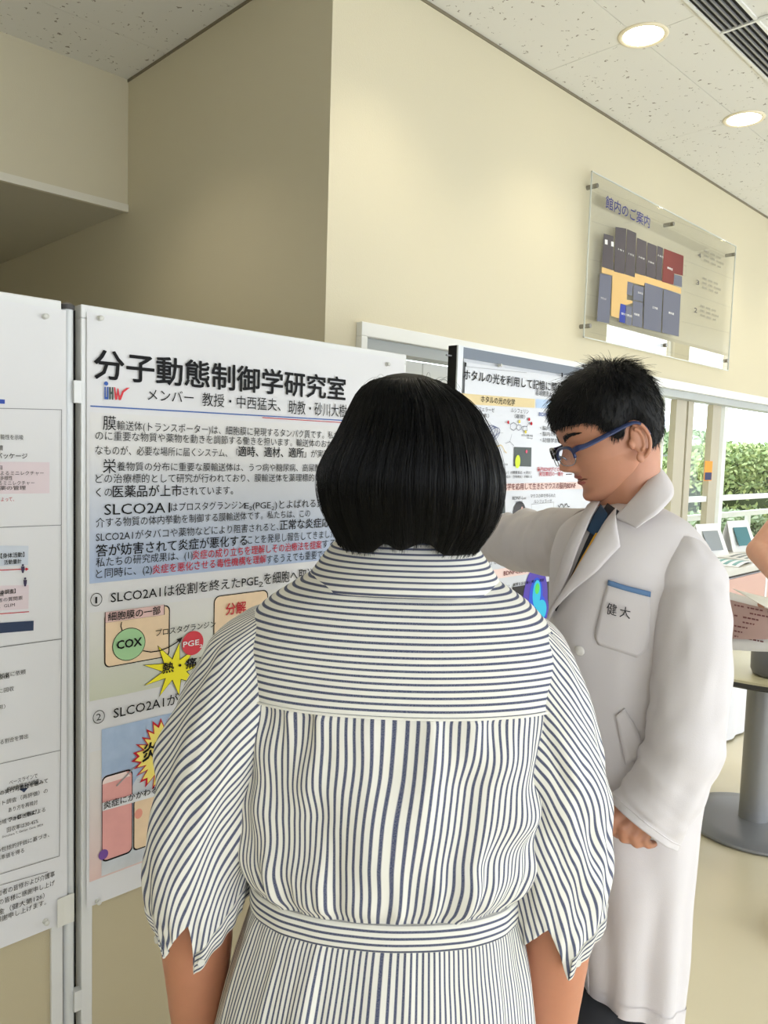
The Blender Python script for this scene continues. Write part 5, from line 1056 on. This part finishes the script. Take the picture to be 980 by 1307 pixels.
# pieces that lie on the coat: looked up on its surface
tris = [f for f in cmb.f]; BV = BVHTree.FromPolygons([tuple(v) for v in np.concatenate(cmb.v)], [tuple(f) for f in cmb.f])
bodyc = MC+np.array([0, 0, 1.2])
def lay(x, y, off, dd=None):
    d = ray(x, y); d = d/np.linalg.norm(d); h = BV.ray_cast(Vector(CAM), Vector(d))
    if h[0] is None:
        q = mp(x, y, MD-.05); h = BV.find_nearest(Vector(q)); n_ = np.array(h[1]); p_ = np.array(h[0])
    else: p_ = np.array(h[0]); n_ = np.array(h[1])
    if n_ @ d > 0: n_ = -n_
    return p_ + n_*off
def patch(name, A, B, m, off, parent, nu=24, nv=8, solid=0.0018, curl=0.0, edge=0.0):
    """surface between two photo polylines laid on the coat"""
    def rs(P, n):
        P = np.array(P, float); L = np.concatenate([[0], np.cumsum(np.linalg.norm(np.diff(P, axis=0), axis=1))]); return np.stack([np.interp(np.linspace(0, L[-1], n), L, P[:, k]) for k in (0, 1)], 1)
    a, b_ = rs(A, nu), rs(B, nu); G = []
    for v in np.linspace(0, 1, nv):
        q = a*(1-v)+b_*v; G.append([lay(x, y, off+edge*v+curl*math.sin(PI*v)) for x, y in q])
    return MB().grid(np.array(G)).build(name, m, parent, smooth=True, solid=solid)
NAVY = mat('shirt_navy', (24, 58, 88), rough=0.8); NAVYD = mat('shirt_dark', (26, 30, 40), rough=0.8)
patch('shirt', [(776, 645), (760, 668), (746, 700), (728, 741), (711, 778)], [(790, 655), (780, 668), (757, 700), (731, 742), (712, 780)], NAVYD, .0035, MAN, solid=.001)
patch('shirt_collar', [(768, 648), (758, 664), (751, 680)], [(776, 660), (771, 675), (766, 690)], NAVY, .006, MAN, nu=12)
patch('lanyard', [(762, 684), (750, 706), (738, 727), (725, 750)], [(765.5, 684), (753.5, 706), (741, 727), (727, 750)], mat('lanyard_yellow', (214, 160, 32), rough=0.6), .0075, MAN, nu=16, nv=3)
patch('far_lapel', [(770, 643), (757, 666), (744, 698), (728, 741), (710, 780)], [(752, 652), (736, 682), (724, 712), (714, 745), (706, 786)], COAT, .009, coat, curl=.003)
patch('near_lapel', [(787, 655), (773, 672), (755, 703), (731, 742), (711, 778), (705, 792)], [(786, 674), (792, 701), (765, 728), (735, 755), (715, 778), (705.5, 797)], COAT, .010, coat, curl=.0035, edge=.001)
# collar standing round the neck
Ac = [(770, 645, 1.375), (798, 622, 1.40), (822, 600, 1.40), (834, 596, 1.36), (832, 606, 1.315), (820, 622, 1.278), (804, 640, 1.252), (784, 661, 1.235)]
Bc = [(752, 652, 1.385), (790, 636, 1.43), (834, 612, 1.43), (853, 612, 1.365), (859, 632, 1.285), (842, 653, 1.228), (826, 664, 1.210), (812, 674, 1.206)]
Am = [(x+(X-x)*.42, y+(Y-y)*.30-9*math.sin(i/7*PI), d+(D-d)*.35) for i, ((x, y, d), (X, Y, D)) in enumerate(zip(Ac, Bc))]
def crv(Pn, n=60): P = np.array([mp(*p_) for p_ in Pn]); return interp(np.column_stack([np.linspace(0, 1, len(P)), P]), np.linspace(0, 1, n))
a_, m_, b_ = crv(Ac), crv(Am), crv(Bc); G = [a_*(1-v)**2+2*m_*v*(1-v)+b_*v*v for v in np.linspace(0, 1, 12)]
MB().grid(np.array(G)).build('coat_collar', COAT, coat, smooth=True, solid=.0022)
patch('breast_pocket', [(777, 742), (769, 770), (762, 800), (760, 812), (764, 822)], [(829, 758), (829, 780), (828, 812), (824, 830), (812, 838)], COAT, .0035, coat, nu=16, nv=14, solid=.0015)
patch('pocket_trim', [(777.5, 739), (800, 746.5), (829, 754)], [(776.8, 745.5), (800, 753), (828.5, 761)], mat('trim_blue', (92, 124, 164), rough=0.7), .0065, coat, nu=16, nv=3)
patch('lower_pocket', [(786, 912), (790, 935), (799, 975)], [(797, 903), (810, 925), (826, 962)], COAT, .0045, coat, nu=14, nv=5)
patch('front_seam', [(706, 800), (722, 900), (734, 1010), (744, 1120), (752, 1285)], [(708, 800), (724, 900), (736, 1010), (746, 1120), (754, 1285)], COAT, .002, coat, nu=50, nv=2)
for k, (x, y) in enumerate(((741, 830), (753, 935))):
    p0, p1 = lay(x, y, .002), lay(x, y, .006); MB().tube([p0, p0+(p1-p0)*.6, p1], [.0078, .0078, .006], 24).build('coat_button', mat('button_white', (222, 218, 212), rough=0.3), coat, smooth=True, auto=50)
# embroidered characters on the pocket
for ch, x0_, y0_, sc_ in (('健', 775.5, 782, 14.5), ('大', 791.5, 785.5, 14.0)):
    V, fs = glyphs(ch); V = V-V.min(0); V = V/V.max(0); mb_ = MB()
    for dx in (0, .18): mb_.add([lay(x0_+v[0]*12.2+v[1]*1.2+dx, y0_-v[1]*sc_+v[0]*2.6, .0078) for v in V], fs)
    mb_.build('embroidery', mat('thread_black', (28, 28, 34), rough=0.8), coat)

# trousers and shoes
G = []
for sd in (-1, 1):
    rows_ = [(.66, .072, .075), (.50, .066, .072), (.30, .058, .066), (.12, .052, .062), (.05, .052, .064)]; G = []
    for z, rx, ry in rows_:
        a = np.linspace(0, 2*PI, 40, endpoint=False); G.append(mlA(.005+sd*.022-.02*0+rx*np.cos(a), np.array(sd*.068)+ry*np.sin(a), z+0*a))
    MB().grid(np.array(G), True, caps=True).build('trouser_leg', mat('black_trousers', (20, 22, 28), rough=0.8), MAN, smooth=True)
    G = []
    for t_, (r, h_) in zip(np.linspace(.08, -.20, 12), ((.014,.05),(.030,.07),(.036,.072),(.038,.066),(.038,.06),(.040,.055),(.043,.05),(.045,.046),(.044,.042),(.040,.038),(.030,.032),(.012,.02))):
        a = np.linspace(0, 2*PI, 20, endpoint=False); G.append(mlA(.02+sd*.022+t_+0*a, sd*.068+r*np.cos(a), np.maximum(0, h_*.5+h_*.5*np.sin(a))))
    MB().grid(np.array(G), True, caps=True).build('shoe', mat('black_shoe', (24, 24, 26), rough=0.35), MAN, smooth=True)

# head
AH = math.radians(141); PHD = math.radians(22); MH = frame(AH, PHD, math.radians(-2)); HS = .905
ho = mp(783, 555, 1.325)
HGm, tint = head_mesh(190, 170, HS, .84)
def hw_(p): return np.asarray(p, float)*HS @ MH.T + ho
body_parts = [(hw_((0, -.022, -.03)), mp(799, 668, 1.335), .047, .054), (mp(799, 668, 1.335), mp(806, 720, 1.335), .052, .058), (mp(806, 720, 1.335), mp(806, 960, 1.335), .068, .07)]
# near hand: curled fingers below the cuff; far hand pointing to the poster
nw = mp(832, 1030, 1.182)
hp = [(nw, mp(815, 1044, 1.18), .025, .023), (mp(815, 1044, 1.18), mp(803, 1040, 1.178), .019, .014), (mp(815, 1046, 1.18), mp(824, 1056, 1.185), .021, .014)]
hp += finger([mp(798, 1032, 1.175), mp(783, 1044, 1.165), mp(781, 1057, 1.17), mp(789, 1064, 1.19)], .0098, .0078)
hp += finger([mp(808, 1043, 1.172), mp(795, 1057, 1.162), mp(796, 1069, 1.168), mp(805, 1071, 1.19)], .0098, .0076)
hp += finger([mp(819, 1051, 1.172), mp(808, 1066, 1.163), mp(812, 1076, 1.17), mp(820, 1075, 1.19)], .0092, .0070)
hp += finger([mp(829, 1058, 1.174), mp(822, 1071, 1.168), mp(827, 1078, 1.175), mp(834, 1077, 1.19)], .0080, .0058)
hp += finger([mp(806, 1030, 1.185), mp(787, 1027, 1.18), mp(777, 1020, 1.18)], .0112, .0090)
arm_n = [(mp(866, 715, 1.28), mp(870, 945, 1.205), .036, .036), (mp(872, 945, 1.21), nw, .038, .026)]
fwp = mp(582, 660, 1.64); arm_f = [(mp(742, 690, 1.40), mp(645, 690, 1.56), .044, .037), (mp(645, 690, 1.56), fwp, .037, .026)]
fd = mp(540, 640, 1.70)-fwp; fd /= np.linalg.norm(fd); fu = np.array([0, 0, 1.0])
fh = [(fwp, fwp+fd*.06, .023, .020)]
for k, o_ in enumerate((.022, .008, -.007, -.02)):
    b0 = fwp+fd*.075+fu*o_; fh += [(fwp+fd*.02+fu*o_*.6, b0, .013, .011)]
    fh += finger([b0, b0+fd*.036, b0+fd*.058, b0+fd*.076], .009, .0075) if k == 0 else finger([b0, b0+fd*.03+MF*.006, b0+fd*.026+MF*.028, b0+fd*.004+MF*.03], .009, .0075)
fh += finger([fwp+fd*.02+fu*.018, fwp+fd*.045+fu*.035+MF*.01, fwp+fd*.065+fu*.03+MF*.025], .0105, .0085)
V1, F1 = blob(body_parts+arm_n+arm_f+fh, .0055, 5); V2, F2 = blob(hp+[(mp(850, 1010, 1.185), nw, .030, .026)], .0022, 5)
mb = MB().add(V1, F1); mb.add(V2, F2); nb0 = mb.n; HWm = HGm.reshape(-1, 3) @ MH.T + ho; mb.grid(HWm.reshape(HGm.shape), True, caps=True, flip=True)
for sd in (-1, 1):
    ev, ef = blob(ear_parts(sd), .0013, 3); ev = ev*np.array([1, 1.08, 1.12])+np.array([0, 0, -.022]); mb.add((ev*HS) @ MH.T + ho, ef)
body = mb.build('body', SKINM, MAN, smooth=True); LIP = skin_mat('lip', (164, 88, 78)); body.data.materials.append(LIP)
tf = tint.reshape(-1); nz_, np_ = tint.shape
for p_ in body.data.polygons:
    i = p_.vertices[0]-nb0
    if 0 <= i < nz_*np_ and tf[i] > .42: p_.material_index = 1
HB = BVHTree.FromPolygons([tuple(v) for v in HWm], [tuple(f) for f in MB().grid(HWm.reshape(HGm.shape), True).f])
def face_pt(x, z, off=.0008, y0=.2):
    """point on the face in front of local (x, z)"""
    o_ = hw_((x, y0, z)); d = -MH[:, 1]; h = HB.ray_cast(Vector(o_), Vector(d)); return np.array(h[0])-d*off if h[0] else hw_((x, .09, z))
# eyebrows, lashes
g = np.random.default_rng(5); br = []
for sd in (-1, 1):
    for _ in range(330):
        s_ = g.uniform(0, 1); x = sd*(.014+.034*s_); z = .0235+.006*math.sin(s_*PI*.75)+g.normal(0, .0019*(1.25-s_)); L_ = g.uniform(.004, .008); p0 = face_pt(x, z, .0003); p1 = face_pt(x+sd*L_*.9, z+L_*.25*(1-s_*1.4), .0014); br.append([p0*(1-q)+p1*q+(-MH[:, 1])*-.0006*math.sin(q*PI) for q in np.linspace(0, 1, 4)])
strands('eyebrows', HAIR, MAN, np.array(br), 4, .0006)
for sd in (-1, 1):
    pts = [face_pt(sd*(.031+.0145*q), .0035-.0022*math.sin(.5+q*1.2)-.0022*(1-q*q), .0007) for q in np.linspace(-1, 1, 12)]; MB().tube(pts, [.0004]+[.0011]*10+[.0004], 6).build('eyelashes', HAIR, MAN, smooth=True)
    pts = [face_pt(sd*(.031+.013*q), .0085-.0015*q*q, .0002) for q in np.linspace(-1, 1, 10)]; MB().tube(pts, .00045, 6).build('eyelid_crease', LIP, MAN, smooth=True)
pts = [face_pt(.0235*q, -.0535-.0014*abs(q)+.0006*math.cos(q*9), .0001) for q in np.linspace(-1, 1, 16)]; MB().tube(pts, [.0003]+[.0009]*14+[.0003], 6).build('mouth_line', mat('mouth_dark', (96, 44, 40), rough=0.6), MAN, smooth=True)
for sd in (-1, 1):
    c = face_pt(sd*.0065, -.0385, .0, y0=.2); MB().disc(hw_(np.array([sd*.0070, .1005, -.0372])), .0030, MH[:, 1]*.3-MH[:, 2], 12, .0012).build('nostril', mat('mouth_dark', ()), MAN, smooth=True)

# glasses
GT = thing('glasses', 'blue rectangular half rim glasses worn low on the nose of the bowed man', 'glasses', hw_((0, .1, -.002)))
GB = mat('frame_blue', (28, 42, 84), rough=0.3); GBK = mat('frame_black', (18, 20, 28), rough=0.25)
gz, gy = -.0015, .112
for sd in (-1, 1):
    def lp(t): 
        c_, s_ = math.cos(t), math.sin(t); return np.array([sd*(.0335+.0275*np.sign(c_)*abs(c_)**.7), gy-.0085*abs(.0335+.0275*c_)/.05*1.2, gz+.0165*np.sign(s_)*abs(s_)**.75-.0025])
    R_ = [hw_(lp(t)) for t in np.linspace(0, 2*PI, 48)]
    G = [[hw_(lp(t))*(1-q)+hw_(lp(-t))*q for q in np.linspace(0, 1, 6)] for t in np.linspace(.02, PI-.02, 24)]
    MB().grid(np.array(G)).build('lens', glass('lens_glass', (.95, .96, .97), refl=.10, fres=False), GT, smooth=True)
    MB().tube([hw_(lp(t)) for t in np.linspace(-.15, PI+.15, 30)], .0026, 10).build('upper_rim', GBK if sd == 1 else GB, GT, smooth=True)
    MB().tube([hw_(lp(t)) for t in np.linspace(PI+.1, 2*PI-.1, 26)], .0008, 8).build('lower_rim', mat('rim_silver', (150, 154, 160), rough=0.25, metal=0.8), GT, smooth=True)
    hinge = np.array([sd*.0625, gy-.013, gz+.006])
    tp = [hinge+np.array([-sd*.003, .001, 0]), hinge, hinge+np.array([sd*.008, -.006, .002]), np.array([sd*.0735, .078, .006]), np.array([sd*.079, .04, .0105]), np.array([sd*.0835, .008, .0145]), np.array([sd*.086, -.010, .014]), np.array([sd*.0865, -.022, .002]), np.array([sd*.086, -.027, -.014])]
    P = interp(np.column_stack([np.linspace(0, 1, len(tp)), np.array(tp)]), np.linspace(0, 1, 40))
    MB().tube([hw_(p_) for p_ in P], np.interp(np.linspace(0, 1, 40), [0, .12, .3, .6, .8, 1], [.0042, .0052, .0046, .0034, .0026, .002]), 12, rad2=np.full(40, .0014), ref=MH[:, 0]).build('temple_arm', GB, GT, smooth=True)
    MB().tube([hw_((sd*.0085, gy-.002, gz+.001)), hw_((sd*.0095, gy-.010, gz-.005)), hw_((sd*.0105, gy-.013, gz-.010))], .0013, 8).build('nose_pad', mat('rim_silver', ()), GT, smooth=True)
MB().tube([hw_((x, gy+.0012-.9*x*x*10, gz+.006+.0014*math.cos(x*150))) for x in np.linspace(-.0085, .0085, 9)], .0016, 10).build('bridge', GBK, GT, smooth=True)

# short hair: cap plus strands growing away from the crown
HL = np.array([(0, .046), (20, .045), (36, .043), (48, .041), (57, .034), (66, .012), (74, -.004), (82, -.002), (88, .016), (98, .016), (106, -.004), (118, -.030), (132, -.046), (150, -.060), (180, -.066)])
Gh = HGm.copy(); nz2, np2 = Gh.shape[:2]; phi = np.degrees(np.abs((np.linspace(0, 2*PI, np2, endpoint=False)+PI) % (2*PI)-PI)); hl = np.interp(phi, HL[:, 0], HL[:, 1])*HS
du = np.roll(Gh, -1, 1)-np.roll(Gh, 1, 1); dv = np.gradient(Gh, axis=0); Nn = np.cross(du, dv); Nn /= np.linalg.norm(Nn, axis=2)[..., None]+1e-12
if (Nn*Gh).sum() < 0: Nn = -Nn
hgt = (Gh[:, :, 2]-hl[None, :]); mask = hgt > 0; thick = np.clip(hgt/.03, 0, 1)*.0072+.0012; topk = np.clip((Gh[:, :, 2]-.045)/.05, 0, 1); thick = thick+topk*.004
Sh = Gh+Nn*thick[..., None]; Shw = Sh.reshape(-1, 3) @ MH.T + ho; fs = []
for i in range(nz2-1):
    for j in range(np2):
        k = (j+1) % np2
        if mask[i, j] and mask[i, k] and mask[i+1, j] and mask[i+1, k]: fs.append((i*np2+j, i*np2+k, (i+1)*np2+k, (i+1)*np2+j))
fs.append(tuple((nz2-1)*np2+j for j in range(np2)))
MB().add(Shw, fs).build('hair_cap', HAIRCORE, MAN, smooth=True)
g = np.random.default_rng(21); ii, jj = np.nonzero(mask[:-1]); ar = np.linalg.norm(du[ii, jj], axis=1)*np.linalg.norm(dv[ii, jj], axis=1)+1e-9; pick = g.choice(len(ii), 9500, p=ar/ar.sum()); ii, jj = ii[pick], jj[pick]
P0 = Gh[ii, jj]+Nn[ii, jj]*(thick[ii, jj]*.55)[:, None]+g.normal(0, .0008, (len(ii), 3)); Nv = Nn[ii, jj]; crown = np.array([.0, -.038, .115])*HS
dr = P0-crown; dr -= Nv*(dr*Nv).sum(1)[:, None]; dr /= np.linalg.norm(dr, axis=1)[:, None]+1e-9; fr_ = np.clip(P0[:, 1]/.06, 0, 1)[:, None]
dr = dr*(1-.35*fr_)+np.array([0, .55, -.45])*fr_*.5+g.normal(0, .22, dr.shape); tp_ = np.clip((P0[:, 2]-.05)/.05, 0, 1); hh_ = np.clip(hgt[ii, jj]/.05, 0, 1)
Ln = (.007+.010*hh_+.009*tp_)*g.uniform(.7, 1.2, len(ii)); lift = .20+.35*tp_+(.5*np.exp(-(((P0[:, 1]+.03)/.03)**2))*tp_); rt = []
for s_ in np.linspace(0, 1, 6): rt.append(P0+(dr*s_+Nv*(lift*s_*(1-.45*s_))[:, None]+np.array([0, 0, -.18])*s_*s_)*Ln[:, None])
rt = np.stack(rt, 1).reshape(-1, 3) @ MH.T + ho
strands('hair', HAIR, MAN, rt.reshape(-1, 6, 3), 6, .00042)

# ================================================================== PERSON at the photo edge (only forearm and hands are in view)
PD = 2.72; PCx = mp(1104, 640, PD)
PCx = PCx.copy(); PCx[2] = 0
PE = thing('person', 'person at the photo edge in sleeveless top holding a printed brochure over the round table', 'person', PCx)
VF = (PCx-CAM)*np.array([1, 1, 0]); VF /= np.linalg.norm(VF); VR = np.array([VF[1], -VF[0], 0])
def pv(x, d, z): return PCx+VR*x+VF*d+np.array([0, 0, z])
def pp(x, y, d): q = ray(x, y); return CAM+q*(d/(q @ VF))
SKV = skin_mat('skin_visitor', (206, 152, 124))
e1 = pp(968, 703, PD-.02); s1 = pv(-.175, 0, 1.40); w1 = pp(1003, 748, PD-.22); h1 = pp(1000, 775, PD-.30)
e2 = pv(.24, -.05, 1.08); s2 = pv(.175, 0, 1.40); w2 = pp(1006, 800, PD-.32)
vb = [(pv(0, 0, 1.30), pv(0, 0, 1.0), .12, .11), (pv(-.10, 0, 1.38), pv(.10, 0, 1.38), .06, .06), (pv(0, 0, 1.40), pv(0, .0, 1.52), .05, .048), (s1, e1, .044, .036), (e1, w1, .038, .025), (s2, e2, .044, .036), (e2, w2, .036, .025), (pv(0, 0, 1.0), pv(0, 0, .9), .12, .13)]
for sd in (-1, 1): vb += [(pv(sd*.08, 0, .88), pv(sd*.085, 0, .46), .085, .052), (pv(sd*.085, 0, .46), pv(sd*.09, .01, .09), .05, .033), (pv(sd*.09, 0, .05), pv(sd*.10, -.12, .03), .034, .026)]
hb_ = pp(975, 782, PD-.32)
vb += [(w2, pp(986, 786, PD-.32), .026, .026)]
for k, (fx, fy) in enumerate(((966, 772), (965.5, 779), (967, 786.5), (970, 793))): b0 = pp(982, 778+5*k, PD-.33); vb += finger([b0, pp(973, fy-1, PD-.36), pp(fx, fy+1, PD-.35), pp(fx+3, fy+3, PD-.325)], .0098, .0080)
vb += finger([pp(986, 776, PD-.33), pp(978, 767, PD-.35), pp(969, 765, PD-.35)], .011, .009)
vb += hanging_hand(w1, VR*.8-np.array([0, 0, .4])-VF*.2, np.array([0, 0, 1.0]), -VF, .95)
V1, F1 = blob(vb, .0055, 4); hv = frame(math.atan2(-VF[1], -VF[0]), math.radians(25)); hcv = pv(0, -.02, 1.60); HG2, _ = head_mesh(90, 125, .95)
mb = MB().add(V1, F1); HV2 = HG2.reshape(-1, 3) @ hv.T + hcv; mb.grid(HV2.reshape(HG2.shape), True, caps=True, flip=True); mb.build('body', SKV, PE, smooth=True)
a = np.linspace(0, 2*PI, 60, endpoint=False)
def vring(z, hw, hd): return np.stack([pv(hw*math.sin(q), -hd*math.cos(q), z) for q in a])
MB().grid(np.array([vring(z, w_, d) for z, w_, d in ((1.47, .075, .065), (1.455, .125, .085), (1.41, .158, .12), (1.30, .162, .142), (1.15, .160, .146), (1.02, .168, .150), (.92, .175, .155))]), True).build('top', mat('visitor_top', (208, 206, 200), rough=0.8), PE, smooth=True, sub=1)
MB().grid(np.array([vring(z, w_, d) for z, w_, d in ((.96, .15, .14), (.8, .155, .15), (.5, .155, .15), (.3, .155, .15))]), True).build('skirt', mat('visitor_skirt', (70, 74, 90), rough=0.85), PE, smooth=True, sub=1)
Gs = HG2+0; k0 = 44; cap = Gs.copy(); cap *= 1.06; cw = cap.reshape(-1, 3) @ hv.T + hcv; fs = []
ph2 = np.degrees(np.abs((np.linspace(0, 2*PI, 90, endpoint=False)+PI) % (2*PI)-PI))
for i in range(Gs.shape[0]-1):
    for j in range(90):
        if Gs[i, j, 2] > np.interp(ph2[j], [0, 50, 70, 180], [.05, .04, -.05, -.08]): k = (j+1) % 90; fs.append((i*90+j, i*90+k, (i+1)*90+k, (i+1)*90+j))
MB().add(cw, fs).build('hair', HAIRCORE, PE, smooth=True, solid=.006)

# brochure in the visitor's hand
bd = PD-.36
BR = thing('brochure', 'open brochure with reddish print held above the round table', 'brochure', pp(965, 790, bd))
def bq(c, n=10, m=6, bow=.0):
    a, b_, c_, d = [pp(*q) for q in c]; return np.array([[(a*(1-u)+b_*u)*(1-v)+(d*(1-u)+c_*u)*v-VF*bow*math.sin(u*PI) for u in np.linspace(0, 1, n)] for v in np.linspace(0, 1, m)])
MB().grid(bq([(926, 754, bd+.03), (1010, 776, bd), (1010, 832, bd-.05), (926, 829, bd-.02)], bow=.01)).build('lower_page', mat('page_white', (224, 220, 216), rough=0.5), BR, smooth=True, solid=.0012)
MB().grid(bq([(934, 751, bd+.01), (1006, 768, bd-.01), (1010, 790, bd-.02), (968, 770, bd-.03)], bow=.012)).build('turned_page', mat('page_cream', (230, 226, 214), rough=0.5), BR, smooth=True, solid=.001)
MB().grid(bq([(926, 764, bd+.015), (1006, 782, bd-.01), (1006, 815, bd-.045), (926, 815, bd-.02)], bow=.0125)).build('print_block', mat('print_rosewood', (176, 146, 138), rough=0.6), BR, smooth=True)
mbp = MB(); g = random.Random(3)
for r_ in range(7):
    y = 769+6.6*r_; x = 937
    while x < 1000:
        w_ = g.uniform(2, 5); dl = .004+.016*math.sin(PI*(x-926)/84)
        if g.random() < .8: mbp.grid(bq([(x, y+(x-926)*.2, bd-dl-.003*r_), (x+w_, y+(x+w_-926)*.2, bd-dl-.003*r_), (x+w_, y+1.9+(x+w_-926)*.2, bd-dl-.001-.003*r_), (x, y+1.9+(x-926)*.2, bd-dl-.001-.003*r_)], 2, 2))
        x += w_+1.2
o = mbp.build('print_words', mat('print_maroon', (110, 62, 62), rough=0.6), BR); o['kind'] = 'stuff'

for sd in (-1, 1):
    G = []
    for t_, (r, h_) in zip(np.linspace(.06, -.21, 12), ((.012,.05),(.028,.06),(.036,.058),(.037,.055),(.037,.05),(.038,.046),(.041,.044),(.043,.04),(.042,.036),(.038,.032),(.029,.028),(.010,.018))):
        G.append(np.stack([pv(sd*.098+r*math.cos(q), t_, max(0, h_*.5+h_*.5*math.sin(q))) for q in np.linspace(0, 2*PI, 20, endpoint=False)]))
    MB().grid(np.array(G), True, caps=True).build('shoe', mat('white_shoe', (222, 220, 214), rough=0.5), PE, smooth=True)
